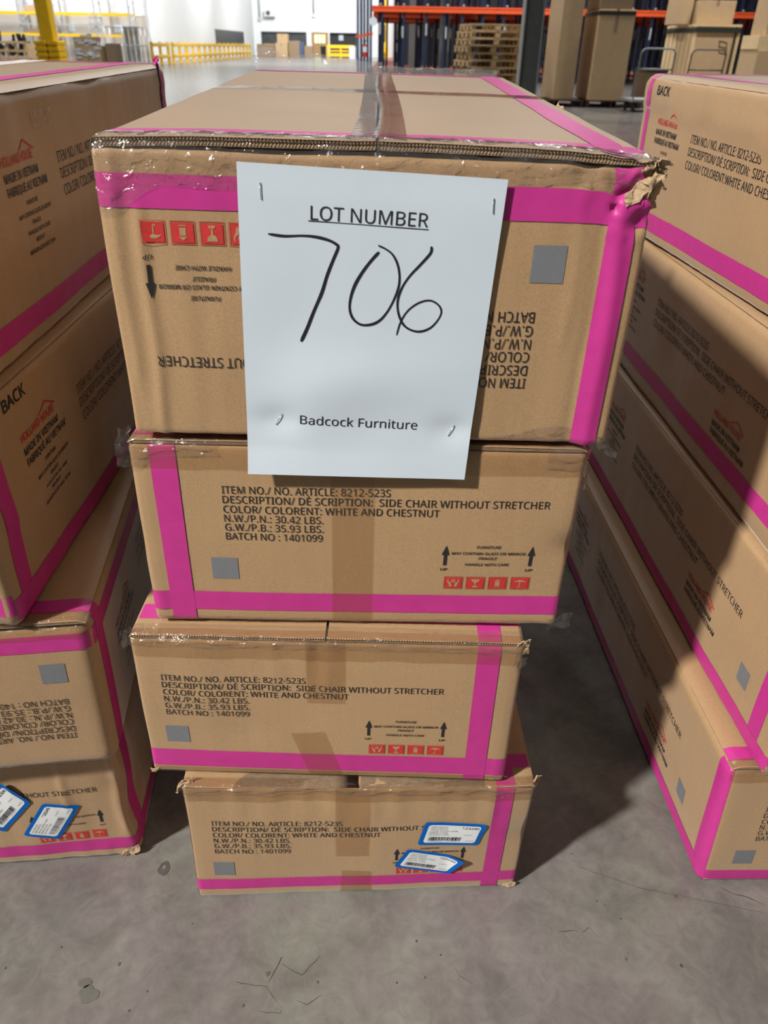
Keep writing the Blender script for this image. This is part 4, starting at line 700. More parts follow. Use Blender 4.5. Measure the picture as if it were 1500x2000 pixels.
floor_mark('floor_speck', SCUFF, [ring(x, y, r_, r_ * 1.3, 9, k, .6) for k, (x, y, r_) in enumerate(((-.141, .51, .0026), (-.075, .501, .0014), (-.167, .471, .0016), (-.255, .574, .0009), (-.339, .519, .0018), (-.293, .486, .0012), (-.309, .463, .0013), (-.423, .539, .0011), (-.486, .511, .0012),
           (.432, .626, .0015), (.343, .592, .0013), (.336, .537, .0018), (.408, .53, .002), (.087, .538, .0012), (.055, .556, .0014), (.065, .509, .0012), (.315, .617, .0009), (.325, .611, .0009), (.028, .502, .0011)))])

# ------------------------------------------------------------------ cartons
CW, CD, CH = 0.454, 0.945, 0.247
FT = 0.006            # thickness of the flaps that close the top
CB = CH - FT          # top of the carton body under its flaps


def axis_lines(L, r, step, fine_to=None, fine=None):
    a = [0, 0.3 * r, 0.65 * r, r]
    out = list(a)
    x = r
    while x < L / 2:
        st = fine if (fine and fine_to and x < fine_to) else step
        x += st
        if x < L / 2 - st * 0.4:
            out.append(x)
    mid = [q for q in out]
    return mid + [L / 2] + [L - q for q in reversed(mid)]


class Carton:
    def __init__(self, key, corners, seed, r=0.008, step=0.009, bulge=0.0025, ridges=(), dents=(), steps=(),
                 lift=0.0, sag=0.0, crush=None, ragged=False, wave=0.0009):
        self.key, self.K, self.seed, self.r, self.stp = key, [V(c) for c in corners], seed, r, step
        self.bulge, self.ridges, self.dents, self.steps = bulge, ridges, dents, steps
        self.lift, self.sag, self.crush, self.ragged, self.wave = lift, sag, crush, ragged, wave
        self.slab = 0.0064 if lift > .002 else 0.0048
        self.ft = FT if key[1] == '1' else FT - 0.002
        self.base = (self.K[0] + self.K[1] + self.K[4] + self.K[5]) / 4

    # corner order: flb frb flt frt blb brb blt brt
    def warp(self, p):
        u, v, w = p[0] / CW, p[1] / CD, p[2] / CH
        K = self.K
        fb, ft = K[0].lerp(K[1], u), K[2].lerp(K[3], u)
        bb, bt = K[4].lerp(K[5], u), K[6].lerp(K[7], u)
        return fb.lerp(bb, v).lerp(ft.lerp(bt, v), w)

    def disp(self, q, n):
        u, v, w = q[0] / CW, q[1] / CD, q[2] / CB
        s = self.seed
        d = self.wave * noise.noise(V((q[0] * 9 + s, q[1] * 7, q[2] * 9)))
        d *= 1.0 if abs(n[2]) < .7 else .25
        d += 0.35 * self.wave * noise.noise(V((q[0] * 45 + s, q[1] * 45, q[2] * 12)))
        fx, fy = abs(n[0]), abs(n[1])
        if fy > 0.5:
            d += self.bulge * 16 * u * (1 - u) * w * (1 - w) * fy
        elif fx > 0.5:
            d += self.bulge * 16 * v * (1 - v) * w * (1 - w) * fx
        if n[1] < -0.3:
            for x0, wd, amp, z0, z1 in self.ridges:       # upright creases of the front
                t = (q[0] - x0 - 0.004 * noise.noise(V((q[2] * 14, x0 * 50, s)))) / wd
                if abs(t) < 3:
                    d += amp * math.exp(-t * t) * sstep(z0 - 0.02, z0 + 0.02, q[2]) * (1 - sstep(z1 - 0.02, z1 + 0.02, q[2]))
        for (face, cx, cy, rad, dep) in self.dents:
            if face == 'front' and n[1] < -0.3:
                e = ((q[0] - cx) ** 2 + (q[2] - cy) ** 2) / rad ** 2
            elif face == 'left' and n[0] < -0.3 or face == 'right' and n[0] > 0.3:
                e = ((q[1] - cx) ** 2 + (q[2] - cy) ** 2) / rad ** 2
            else:
                continue
            if e < 6:
                d -= dep * math.exp(-e * 1.4)
        for (face, z0, sl, dep, wob) in self.steps:        # long creases across a side
            if face == 'left' and n[0] < -0.3 or face == 'right' and n[0] > 0.3:
                zc = z0 + sl * (CD - q[1]) + wob * noise.noise(V((q[1] * 16, s, 3)))
                d += dep * (sstep(zc - 0.0035, zc + 0.0035, q[2]) * (1 - sstep(zc, zc + 0.05, q[2])))
            if face == 'front' and n[1] < -0.3:
                zc = z0 + sl * q[0] + wob * noise.noise(V((q[0] * 16, s, 3)))
                d += dep * (sstep(zc - 0.0035, zc + 0.0035, q[2]) * (1 - sstep(zc, zc + 0.05, q[2])))
        return d

    def pt(self, p, off=0.0):
        p = V(p)
        r = self.r
        q = V((min(max(p.x, r), CW - r), min(max(p.y, r), CD - r), min(max(p.z, r), CB - r)))
        n = p - q
        n = n.normalized() if n.length > 1e-9 else V((0, 0, 1))
        b = q + n * r
        out = b + n * (self.disp(b, n) + off)
        if self.crush:
            (c, rad, amp, push) = self.crush
            e = (b - V(c)).length / rad
            if e < 1:
                k = (1 - e) ** 1.4
                out += V(push) * k
                nv = noise.noise_vector(b * 55 + V((self.seed, 0, 0)))
                n2 = noise.noise_vector(b * 130 + V((0, self.seed, 0)))
                out += (nv * amp + n2 * amp * 0.45) * k
        return self.warp(out)

    def flap_t(self, x, y):
        e = sstep(0.0, 0.006, min(x, CW - x) + .001) if self.key[0] == 'C' else sstep(0.0, 0.012, min(x - 0.002, CW - 0.002 - x))
        t = self.ft * e
        t += self.lift * e * math.sin(math.pi * x / CW) ** 0.7 * math.exp(-y / 0.16)
        t += self.lift * 0.4 * e * math.exp(-((x - CW / 2) / 0.012) ** 2) * 0.25
        t -= self.sag * math.sin(math.pi * min(1, max(0, x / CW))) ** 0.6 * math.exp(-(y / 0.10) ** 2)
        t += 0.0007 * e * noise.noise(V((x * 12, y * 10, self.seed)))
        if self.crush and self.crush[0][2] > CH * 0.5:
            d = math.hypot(x - self.crush[0][0], y - self.crush[0][1]) / self.crush[1]
            if d < 1:
                t += (1 - d) ** 1.4 * (0.005 * noise.noise(V((x * 70, y * 70, 5))) - 0.004)
        return t

    def top(self, x, y, off=0.0):
        return self.warp(V((x, y, CB + self.flap_t(x, y) + off)))

    # a point of a face by its reading coordinates (metres from its lower left, seen from outside)
    def face(self, f, s, t, off=0.0, flip=False):
        if f == 'front':
            return self.pt((CW - s, 0, min(CH - t, CB)) if flip else (s, 0, min(t, CB)), off)
        if f == 'left':
            y, z = (s, CH - t) if flip else (CD - s, t)
            return self.pt((0, y, min(z, CB)), off)
        if f == 'right':
            y, z = (CD - s, CH - t) if flip else (s, t)
            return self.pt((CW, y, min(z, CB)), off)
        if f == 'top':
            return self.top(s, t, off)

    def patch(self, mb, f, s0, s1, t0, t1, off, mat=0, cell=0.007, flip=False, quad=None):
        if quad:
            s1, t1 = s0 + max(abs(quad[1][0] - quad[0][0]), abs(quad[2][0] - quad[3][0])), t0 + max(abs(quad[3][1] - quad[0][1]), abs(quad[2][1] - quad[1][1]))
        ns = max(1, int(abs(s1 - s0) / cell))
        nt_ = max(1, int(abs(t1 - t0) / cell))
        rows = []
        for j in range(nt_ + 1):
            row = []
            for i in range(ns + 1):
                a, b_ = i / ns, j / nt_
                if quad:
                    (x0, y0), (x1, y1), (x2, y2), (x3, y3) = quad
                    sx = (x0 * (1 - a) + x1 * a) * (1 - b_) + (x3 * (1 - a) + x2 * a) * b_
                    ty = (y0 * (1 - a) + y1 * a) * (1 - b_) + (y3 * (1 - a) + y2 * a) * b_
                else:
                    sx, ty = s0 + (s1 - s0) * a, t0 + (t1 - t0) * b_
                row.append(self.face(f, sx, ty, off, flip))
            rows.append(row)
        flipn = (f == 'left' and flip) or False
        if flipn:
            rows = rows[::-1]
        mb.grid(rows, mat)

    def text(self, mb, f, s, x, y, w, cap, off=0.0007, bold=0.0, shear=0.0, flip=False, mat=0):
        vv, ff = lay_text(s, x, y, w, cap, bold, shear)
        mb.add([self.face(f, a, b_, off, flip) for a, b_ in vv], ff, mat)

    def poly(self, mb, f, pts, off, mat=0, flip=False):
        mb.add([self.face(f, a, b_, off, flip) for a, b_ in pts], [tuple(range(len(pts)))], mat)

    def part(self, mb, name, mats, label=None, parent=None):
        o = mb.build(name, mats, parent or self.root, off=self.base)
        if label:
            o['label'] = label
        return o

    # ---- body and flaps
    def build(self, label, group='chair cartons in three stacks'):
        self.root = thing('carton', self.base, label, 'carton', group)
        r = self.r
        fine = self.key[0] == 'C'
        X = axis_lines(CW, r, self.stp)
        Y = axis_lines(CD, r, 0.016 if fine else 0.011)
        Z = axis_lines(CB, r, self.stp)
        if self.crush:
            X = axis_lines(CW, r, 0.006, 0.09, 0.0028)
            Y = axis_lines(CD, r, 0.02, 0.09, 0.0035)
            Z = axis_lines(CB, r, 0.006, 0.09, 0.0028)
        mb = MB()
        idx = {}

        def vid(p):
            k = (round(p[0], 6), round(p[1], 6), round(p[2], 6))
            if k not in idx:
                idx[k] = len(mb.v)
                mb.v.append(tuple(self.pt(p)))
            return idx[k]

        def quads(A, B, mk, rev):
            for i in range(len(A) - 1):
                for j in range(len(B) - 1):
                    f = [vid(mk(A[i], B[j])), vid(mk(A[i + 1], B[j])), vid(mk(A[i + 1], B[j + 1])), vid(mk(A[i], B[j + 1]))]
                    mb.f.append(tuple(reversed(f)) if rev else tuple(f))
                    mb.m.append(0)
                    mb.sm.append(True)
        quads(X, Z, lambda a, b_: (a, 0, b_), False)
        quads(X, Z, lambda a, b_: (a, CD, b_), True)
        quads(Y, Z, lambda a, b_: (0, a, b_), True)
        quads(Y, Z, lambda a, b_: (CW, a, b_), False)
        quads(X, Y, lambda a, b_: (a, b_, CB), False)
        quads(X, Y, lambda a, b_: (a, b_, 0), True)
        self.part(mb, 'body', KRAFT)
        g = 0.0014
        step = 0.0010 if self.ragged else 0.008
        ed = 0.0008 if self.key[0] == 'C' else 0.0035
        for x0, x1 in ((ed, CW / 2 - g), (CW / 2 + g, CW - ed)):
            n = max(8, int((x1 - x0) / step))
            ys = [0.0, 0.004, 0.01, 0.02, 0.035] + [0.055 + k * (CD - 0.06) / 26 for k in range(27)]
            xs = [x0 + (x1 - x0) * i / n for i in range(n + 1)]
            mb = MB()
            rows = []
            low = []
            for j, y in enumerate(ys):
                row = []
                for i, x in enumerate(xs):
                    yy = y
                    if j == 0:
                        yy = (0.0012 if i % 3 == 1 else -0.0005) + 0.001 * noise.noise(V((x * 30, self.seed, 0))) if self.ragged else 0.0
                    row.append(self.top(x, yy))
                rows.append(row)
            mb.grid(rows, 0)
            under = []
            for i, x in enumerate(xs):
                t = self.flap_t(x, 0)
                z = CB + max(0.0004, t - self.slab)
                under.append((x, z))
            k = 5
            fr = []
            for j in range(k):
                row = []
                for i, x in enumerate(xs):
                    t1 = CB + self.flap_t(x, 0) - 0.0007
                    z0 = under[i][1]
                    w = j / (k - 1)
                    yy = 0.0008 + ((0.0007 * math.sin(x * 2300 + (1.5 if j in (1, 3) else 0)) + (.0012 if j == 2 else 0)) if self.ragged and 0 < j < k - 1 else 0.0)
                    row.append(self.warp(V((x, yy, z0 + (t1 - z0) * w))))
                fr.append(row)
            mb.grid(fr, 1, False)
            mb.grid([[self.warp(V((x, y, CB + max(0.0004, self.flap_t(x, y) - self.slab)))) for x in xs[::4] + [xs[-1]]] for y in (0.15, 0.0)], 1)
            self.part(mb, 'top_flap', [KRAFT, KRAFT_EDGE])
        return self

    # ---- magenta bands
    def band_front(self, z0, z1, x0, x1, flip=False, sides=()):
        mb = MB()
        self.patch(mb, 'front', 0, CW, z0, z1, 0.0007, flip=flip, cell=.004)
        for f, a, b_ in sides:
            self.patch(mb, f, 0, CD, a, b_, 0.0004, cell=0.012, flip=False)
        self.part(mb, 'magenta_tape', PINK)
        if x1 is not None:
            mb = MB()
            self.patch(mb, 'front', x0, x1, 0, CH, 0.0009, flip=flip, cell=.005)
            self.part(mb, 'magenta_tape', PINK)

    def band_side(self, f, y0, y1):
        mb = MB()
        s0, s1 = (CD - y1, CD - y0) if f == 'left' else (y0, y1)
        self.patch(mb, f, s0, s1, 0, CH, 0.0006)
        self.part(mb, 'magenta_tape', PINK)

    def band_top(self, x0, x1, y0, y1, off=0.0005):
        mb = MB()
        self.patch(mb, 'top', x0, x1, y0, y1, off, cell=0.007)
        self.part(mb, 'magenta_tape', PINK)

    # ---- printing
    LINES = [('ITEM NO./ NO. ARTICLE: 8212-523S', 182.5, 172), ('DESCRIPTION/ D\u00c9 SCRIPTION:  SIDE CHAIR WITHOUT STRETCHER', 170.2, 336),
             ('COLOR/ COLORENT: WHITE AND CHESTNUT', 157.8, 223), ('N.W./P.N.: 30.42 LBS.', 146.0, 103),
             ('G.W./P.B.: 35.93 LBS.', 134.2, 103), ('BATCH NO : 1401099', 122.0, 102)]

    def front_print(self, tx=0.0, tz=0.0, ix=0.0, iz=0.0, qx=0.0, qz=0.0, flip=False, tscale=1.0):
        m = 0.001
        mb = MB()
        for s, z, w in self.LINES:
            self.text(mb, 'front', s, (89.2 + tx) * m, (z + tz) * m, w * tscale * m, 9.3 * m, flip=flip)
        self.part(mb, 'shipping_text', INK)
        mb = MB()
        for s, x, z, w, b_, sh in (('FURNITURE', 354.6, 116, 26, .016, .15), ('MAY CONTAIN GLASS OR MIRROR', 328.4, 107, 79, .02, .1),
                                   ('FRAGILE', 357.4, 100.2, 20.5, .008, .3), ('HANDLE WITH CARE', 343.8, 91.2, 47.5, .02, .1),
                                   ('UP', 317.6, 83.6, 8.0, .02, .1), ('UP', 409.6, 83.4, 8.0, .02, .1)):
            self.text(mb, 'front', s, (x + ix) * m, (z + iz) * m, w * m, 3.5 * m, bold=b_, shear=sh, flip=flip)
        self.part(mb, 'warning_text', INK)
        for x in (322.0, 413.6):
            mb = MB()
            a = (x + ix) * m
            z = iz * m
            self.poly(mb, 'front', [(a - .0017, .0915 + z), (a + .0017, .0915 + z), (a + .0019, .1065 + z), (a - .0015, .1065 + z)], .0007, flip=flip)
            self.poly(mb, 'front', [(a - .0040, .1063 + z), (a + .0042, .1063 + z), (a + .0006, .1195 + z)], .0007, flip=flip)
            self.part(mb, 'up_arrow', INK)
        for k, x in enumerate((322.8, 347.0, 371.3, 395.9)):
            self.icon(k, (x + ix) * m, (56.4 + iz) * m, flip)
        mb = MB()
        self.patch(mb, 'front', (70.6 + qx) * m, (99.2 + qx) * m, (66 + qz) * m, (96.4 + qz) * m, .0005, flip=flip)
        self.part(mb, 'grey_square', GREY_INK)

    def icon(self, k, x, z, flip):
        mb = MB()
        w, h = .0206, .0184
        pic = MB()
        P = lambda pts, off, mat: self.poly(pic if mat else mb, 'front', [(x + a * w, z + b_ * h) for a, b_ in pts], off, 0, flip)
        self.patch(mb, 'front', x + .07 * w, x + .93 * w, z + .08 * h, z + .92 * h, .0006, flip=flip)
        for q in ([(0, 0), (1, 0), (1, .03), (0, .03)], [(0, .97), (1, .97), (1, 1), (0, 1)], [(0, 0), (.03, 0), (.03, 1), (0, 1)], [(.97, 0), (1, 0), (1, 1), (.97, 1)]):
            P(q, .0006, 0)
        o = .0009
        if k == 0:      # two hands round a parcel
            for sg in (-1, 1):
                Q = lambda pts: P([(.5 + sg * (a - .5), b_) for a, b_ in (pts if sg > 0 else pts[::-1])], o, 1)
                Q([(.56, .2), (.70, .2), (.73, .42), (.60, .42)])
                Q([(.60, .40), (.73, .42), (.82, .60), (.76, .66)])
                Q([(.60, .42), (.60, .50), (.68, .56), (.70, .48)])
                Q([(.76, .60), (.82, .58), (.80, .80), (.74, .80)])
            P([(.38, .60), (.49, .52), (.49, .66), (.36, .70)], o, 1)
            P([(.51, .52), (.62, .60), (.64, .70), (.51, .66)], o, 1)
            P([(.38, .74), (.5, .70), (.62, .74), (.5, .82)], o, 1)
        elif k == 1:    # goblet
            P([(.28, .82), (.30, .68), (.40, .56), (.60, .56), (.70, .68), (.72, .82)], o, 1)
            P([(.45, .56), (.47, .30), (.53, .30), (.55, .56)], o, 1)
            P([(.34, .20), (.40, .15), (.60, .15), (.66, .20), (.60, .28), (.40, .28)], o, 1)
        elif k == 2:    # arrow up over a bar
            P([(.37, .28), (.63, .28), (.63, .62), (.37, .62)], o, 1)
            P([(.32, .66), (.68, .66), (.5, .82)], o, 1)
            P([(.34, .17), (.66, .17), (.66, .22), (.34, .22)], o, 1)
        else:           # umbrella
            P([(.16, .60), (.22, .66), (.30, .72), (.42, .78), (.58, .78), (.70, .72), (.78, .66), (.84, .60), (.66, .63), (.50, .60), (.34, .63)], o, 1)
            P([(.475, .26), (.525, .26), (.525, .62), (.475, .62)], o, 1)
            P([(.36, .24), (.40, .16), (.50, .17), (.525, .27), (.475, .27), (.46, .22), (.42, .22), (.40, .26)], o, 1)
        self.part(pic, 'pictogram', KRAFT, parent=self.part(mb, 'handling_icon', RED))

    def side_print(self, f, upper=None, back=None, item=335.0, lower=None, square=True, lz=0.0):
        m = 0.001
        mb = MB()

        def T(s, x, z, w, cap, b_=0.0, sh=0.0):
            self.text(mb, f, s, x * m, z * m, w * m, cap * m, bold=b_, shear=sh)
        if back is not None:
            T('BACK', back, 219.5, 56, 12.5, .02)
            self.part(mb, 'back_lettering', INK)
            mb = MB()
        T('ITEM NO./ NO. ARTICLE: 8212-523S', item, 164.8 + lz, 235, 11.5)
        T('DESCRIPTION/ D\u00c9 SCRIPTION:  SIDE CHAIR WITHOUT STRETCHER', item, 147.4 + lz, 465, 11.5)
        T('COLOR/ COLORENT:WHITE AND CHESTNUT', item, 129.2 + lz, 318, 11.5)
        self.part(mb, 'shipping_text', INK)
        for blk, full in ((upper, True), (lower, False)):
            if blk is None:
                continue
            x, z = blk
            mb = MB()
            T('HOLLAND HOUSE', x, z + 28, 90, 8.5, .012)
            for (a, b_) in (((x + 52, z + 38), (x + 72, z + 47)), ((x + 72, z + 47), (x + 96, z + 36))):
                dx, dz = b_[0] - a[0], b_[1] - a[1]
                ln = math.hypot(dx, dz)
                nx, nz = -dz / ln * .9, dx / ln * .9
                self.poly(mb, f, [((a[0] - nx) * m, (a[1] - nz) * m), ((b_[0] - nx) * m, (b_[1] - nz) * m), ((b_[0] + nx) * m, (b_[1] + nz) * m), ((a[0] + nx) * m, (a[1] + nz) * m)], .0007)
            self.part(mb, 'maker_mark', RED, 'red printed maker mark with a roof line')
            mb = MB()
            T('MADE IN VIETNAM', x, z + 13, 95, 8.0, .024)
            T('FABRIQU\u00c9 AU VIETNAM', x, z, 113, 8.0, .024)
            if full:
                for s, xx, zz, w in (('FURNITURE', 40, -13, 32), ('MAY CONTAIN GLASS OR MIRROR', 14, -24, 92), ('FRAGILE', 44, -33, 24),
                                     ('HANDLE WITH CARE', 28, -42, 64), ('MEUBLES', 44, -51, 26), ('MANIPULER AVEC SOIN', 22, -61, 76)):
                    T(s, x + xx, z + zz, w, 4.2, .016, .1)
            self.part(mb, 'origin_text', INK)
        if square:
            mb = MB()
            self.patch(mb, f, .8335, .860, .065, .0955, .0005)
            self.part(mb, 'grey_square', GREY_INK)

    # ---- tapes
    def tape(self, f, s0, s1, t0, t1, mat, off=0.0010, quad=None, name='packing_tape', cell=0.007, jag=0.0):
        mb = MB()
        self.patch(mb, f, s0, s1, t0, t1, off, quad=quad, cell=cell)
        return self.part(mb, name, mat)

    def edge_wrap(self, top_y, drop, mat, seed=0, x0=0.0, x1=CW, crinkle=0.0012, name='clear_tape', droop=None):
        """Clear tape folded over the front top edge, bridging the gap under the flap."""
        mb = MB()
        rows = []
        n = int((x1 - x0) / 0.0035)
        for j in range(19):
            row = []
            for i in range(n + 1):
                x = x0 + (x1 - x0) * i / n
                nz = noise.noise(V((x * 40, j * 0.35, seed))) + 0.5 * noise.noise(V((x * 110, j * 0.8, seed + 4)))
                o = 0.0013 + crinkle * max(-0.5, nz) * (0.4 + 0.6 * math.sin(math.pi * j / 18))
                xx = min(max(x, 0.001), CW - 0.001)
                if j < 8:
                    y = top_y * (1 - j / 7.5) + 0.0002
                    row.append(self.top(xx, max(y, 0.0), o))
                else:
                    w = (j - 8) / 10
                    dr = drop + (droop(x) if droop else 0.0) + 0.003 * noise.noise(V((x * 25, seed, 9)))
                    z = CB - 0.002 - w * dr
                    row.append(self.pt((x, 0, z), o))
            rows.append(row)
        mb.grid(rows[::-1], 0)
        return self.part(mb, name, mat)

    def foot_wrap(self, rise, mat, seed=0, x0=0.0, x1=CW, curve=None):
        mb = MB()
        rows = []
        n = int((x1 - x0) / 0.005)
        for j in range(8):
            row = []
            for i in range(n + 1):
                x = x0 + (x1 - x0) * i / n
                r_ = rise * (curve(x) if curve else 1.0) + 0.0015 * noise.noise(V((x * 30, seed, 2)))
                row.append(self.pt((x, 0, 0.0008 + r_ * j / 7), 0.0011 + 0.0008 * max(0, noise.noise(V((x * 50, j * .4, seed))))))
            rows.append(row)
        mb.grid(rows, 0)
        return self.part(mb, 'clear_tape', mat)

    def scrap(self, name, pts_fn, nu, nv, mats, thick=0.0):
        mb = MB()
        mb.grid([[pts_fn(i / nu, j / nv) for i in range(nu + 1)] for j in range(nv + 1)], 0, name != 'torn_board')
        o = self.part(mb, name, mats)
        if thick:
            md = o.modifiers.new('thickness', 'SOLIDIFY')
            md.thickness = thick
            md.offset = 0
        return o


def box8(*c):
    return c


#@@CARTONS
CORN = {
    # front-left-bottom, front-right-bottom, front-left-top, front-right-top, then the same at the back
    'C1': [(-.2435, .6527, .7130), (.2140, .6571, .7082), (-.2391, .6528, .9708), (.2178, .6572, .9626), (-.2515, 1.580, .7130), (.2051, 1.5844, .7125), (-.2509, 1.580, .9963), (.2047, 1.5844, .9905)],
    'C2': [(-.2579, .6583, .4743), (.1979, .6581, .4763), (-.2550, .6583, .7053), (.2005, .6581, .7035), (-.2569, 1.5856, .4788), (.1986, 1.5854, .4802), (-.2548, 1.5856, .7115), (.2004, 1.5854, .7107)],
    'C3': [(-.2913, .6391, .2368), (.1598, .6338, .2356), (-.2866, .6390, .4690), (.1614, .6338, .4713), (-.2796, 1.5663, .2386), (.1725, 1.5610, .2345), (-.2763, 1.5663, .4780), (.1736, 1.5610, .4790)],
    'C4': [(-.2545, .6123, 0), (.1988, .6380, 0), (-.2515, .6178, .2365), (.2018, .6304, .2345), (-.2793, 1.5409, 0), (.1744, 1.5627, 0), (-.2772, 1.5448, .2381), (.1764, 1.5574, .2337)],
    'L1': [(-.8529, .6637, .7365), (-.3986, .6767, .7365), (-.8529, .6637, .9908), (-.3986, .6767, .9908), (-.8794, 1.5906, .7405), (-.4251, 1.6036, .7405), (-.8794, 1.5906, 1.0031), (-.4233, 1.6037, 1.0020)],
    'L2': [(-.8473, .6199, .4859), (-.3943, .6253, .4859), (-.8458, .6199, .7361), (-.3913, .6253, .7361), (-.8580, 1.5471, .4860), (-.4046, 1.5525, .4860), (-.8569, 1.5471, .7402), (-.4024, 1.5526, .7402)],
    'L3': [(-.7854, .5816, .2483), (-.3365, .6421, .2483), (-.7816, .5821, .4857), (-.3288, .6431, .4857), (-.9088, 1.5006, .2475), (-.4594, 1.5612, .2475), (-.9061, 1.5010, .4857), (-.4540, 1.5619, .4857)],
    'L4': [(-.8075, .6296, 0), (-.3565, .6773, 0), (-.8063, .6284, .2479), (-.3542, .6748, .2479), (-.9018, 1.5517, 0), (-.4505, 1.5990, 0), (-.9010, 1.5508, .2472), (-.4489, 1.5972, .2472)],
    'R1': [(.5092, .6036, .7457), (.9629, .6313, .7457), (.5092, .6036, .9924), (.9629, .6313, .9924), (.4528, 1.5292, .7487), (.9064, 1.5568, .7487), (.4507, 1.5291, 1.0024), (.9064, 1.5568, 1.0016)],
    'R2': [(.4830, .6947, .4989), (.9374, .7047, .4989), (.4830, .6947, .7455), (.9374, .7047, .7455), (.4626, 1.6218, .4996), (.9170, 1.6318, .4996), (.4626, 1.6218, .7485), (.9170, 1.6318, .7485)],
    'R3': [(.4837, .6316, .2576), (.9380, .6474, .2576), (.4838, .6316, .4987), (.9380, .6474, .4987), (.4515, 1.5583, .2576), (.9057, 1.5741, .2576), (.4515, 1.5583, .4994), (.9057, 1.5741, .4994)],
    'R4': [(.4684, .6472, 0), (.9189, .6635, 0), (.4527, .6468, .2560), (.9111, .6633, .2560), (.4330, 1.5739, 0), (.8846, 1.5901, 0), (.4220, 1.5736, .2560), (.8791, 1.5900, .2560)],
}

# ---- middle stack
c1 = Carton('C1', CORN['C1'], 1.3, r=0.005, bulge=0.003, lift=0.0045, ragged=True, wave=0.0016,
            crush=((CW, 0, CB), 0.075, 0.0085, (-0.003, 0.002, -0.004)),
            ridges=[(.031, .0055, .0022, .0, .20), (.013, .005, .0014, .05, .24), (.062, .012, .0008, 0, .24), (.398, .006, .0007, .10, .24), (.433, .007, .0024, -.1, .235), (.417, .006, -.0012, -.1, .24)],
            dents=[('front', .430, .222, .009, .0085), ('front', .424, .212, .004, .006), ('front', .395, .236, .012, .003), ('front', .446, .203, .008, .004), ('front', .150, .232, .04, .0015)])
c1.build('topmost carton of the middle stack, upside-down print, crushed corner, behind the white lot sign')
c1.band_front(.0235, .0488, None, None, flip=True)
mb = MB()
c1.patch(mb, 'front', .0105, .0345, 0, CH, .0013, flip=True, cell=.0026)
c1.part(mb, 'magenta_tape', PINK)
c1.band_top(.004, CW - .004, .030, .056)
c1.band_top(.004, CW - .004, CD - .03, CD - .004)
c1.band_top(.408, .436, .004, CD - .004, .0008)
c1.front_print(tx=-4, ix=5, iz=1, qx=-5.5, qz=1, flip=True)
mb = MB()
rows = []
for i in range(90):
    y = .004 + (CD - .008) * i / 89
    row = []
    for j in range(19):
        a = -.0225 + .046 * j / 18
        xx = CW / 2 + a + .0025 * math.sin(y * 5)
        ridge = .0016 * math.exp(-((a - .001 - .002 * math.sin(y * 8)) / .0022) ** 2) - .0006 * abs(a) / .0225
        row.append(c1.top(xx, y, .0013 + ridge + .0002 * noise.noise(V((xx * 20, y * 120, 3)))))
    rows.append(row)
mb.grid(rows, 0)
c1.part(mb, 'packing_tape', TAPE_TOP, 'glossy clear tape over the lengthwise top seam')
mb = MB()
rows = []
for i in range(80):
    x = .006 + (CW - .012) * i / 79
    rows.append([c1.top(x, .50 + .006 * math.sin(x * 9) + .05 * j / 8, .0009 + .0002 * noise.noise(V((x * 60, j, 2)))) for j in range(9)])
mb.grid([list(r) for r in zip(*rows)], 0)
c1.part(mb, 'packing_tape', TAPE_TOP, 'glossy clear tape running across the top')
c1.edge_wrap(.030, .0195, WRAP, 3, droop=lambda x: .028 * math.exp(-(x / .035) ** 2) + .006 * math.sin(x * 12), crinkle=.0022)
c1.foot_wrap(.007, WRAP, 5, .30, CW, curve=lambda x: .6 + 2.0 * sstep(.34, .40, x) * (1 - .6 * sstep(.40, .45, x)))


def back_film(x0, x1, h0, h1, sd):
    def f(u, v):
        x = x0 + (x1 - x0) * u
        h = (h0 + (h1 - h0) * u) * (.9 + .35 * noise.noise(V((x * 22, sd, 0))))
        p = c1.top(min(max(x, .004), CW - .004), CD - .010 + .010 * v, .001)
        nz = noise.noise_vector(V((x * 45, v * 2.0, sd)))
        return p + V((nz.x * .004 * v, .006 * v + nz.y * .010 * v, h * v))
    return f


c1.scrap('loose_film', back_film(.004, .232, .033, .017, 1), 70, 8, LOOSE).__setitem__('label', 'crinkled clear film standing up along the far edge')
c1.scrap('loose_film', back_film(.215, .440, .009, .013, 6), 70, 8, LOOSE)


def shard(c, base, ax, ay, amp, sd):
    def f(u, v):
        p = V(base) + V(ax) * (u - .5) + V(ay) * (v - .5)
        return c.warp(p) + noise.noise_vector(p * 120 + V((sd, 0, 0))) * amp + noise.noise_vector(p * 330 + V((0, sd, 0))) * amp * .5
    return f


c1.scrap('torn_board', shard(c1, (CW - .004, .006, CB - .004), (.020, .004, .006), (.004, .016, -.010), .0055, 2), 12, 10, TORN, .0012)
c1.scrap('torn_board', shard(c1, (CW + .002, .012, CB - .018), (.010, .010, .004), (.000, .004, -.034), .0045, 9), 8, 14, TORN, .0012)
c1.scrap('torn_board', shard(c1, (CW - .016, -.002, CB - .018), (.016, .001, .012), (.003, -.003, -.010), .003, 5), 9, 7, TORN, .001)
c1.scrap('torn_board', shard(c1, (CW - .006, -.003, CB - .010), (.010, .000, .010), (.004, -.004, -.006), .0045, 77), 12, 9, TORN, .0008)
c1.scrap('torn_board', shard(c1, (CW + .003, .004, CB - .006), (.006, .012, .010), (.006, -.006, -.004), .006, 83), 12, 10, TORN, .0008)
c1.scrap('torn_board', shard(c1, (CW - .003, .42, CB + .003), (.010, .02, .006), (.002, .02, .004), .0045, 14), 8, 8, TORN, .0008)
c1.scrap('tape_tail', shard(c1, (CW + .002, -.004, -.004), (.020, -.002, -.010), (.002, .002, -.010), .003, 21), 9, 6, WRAP)

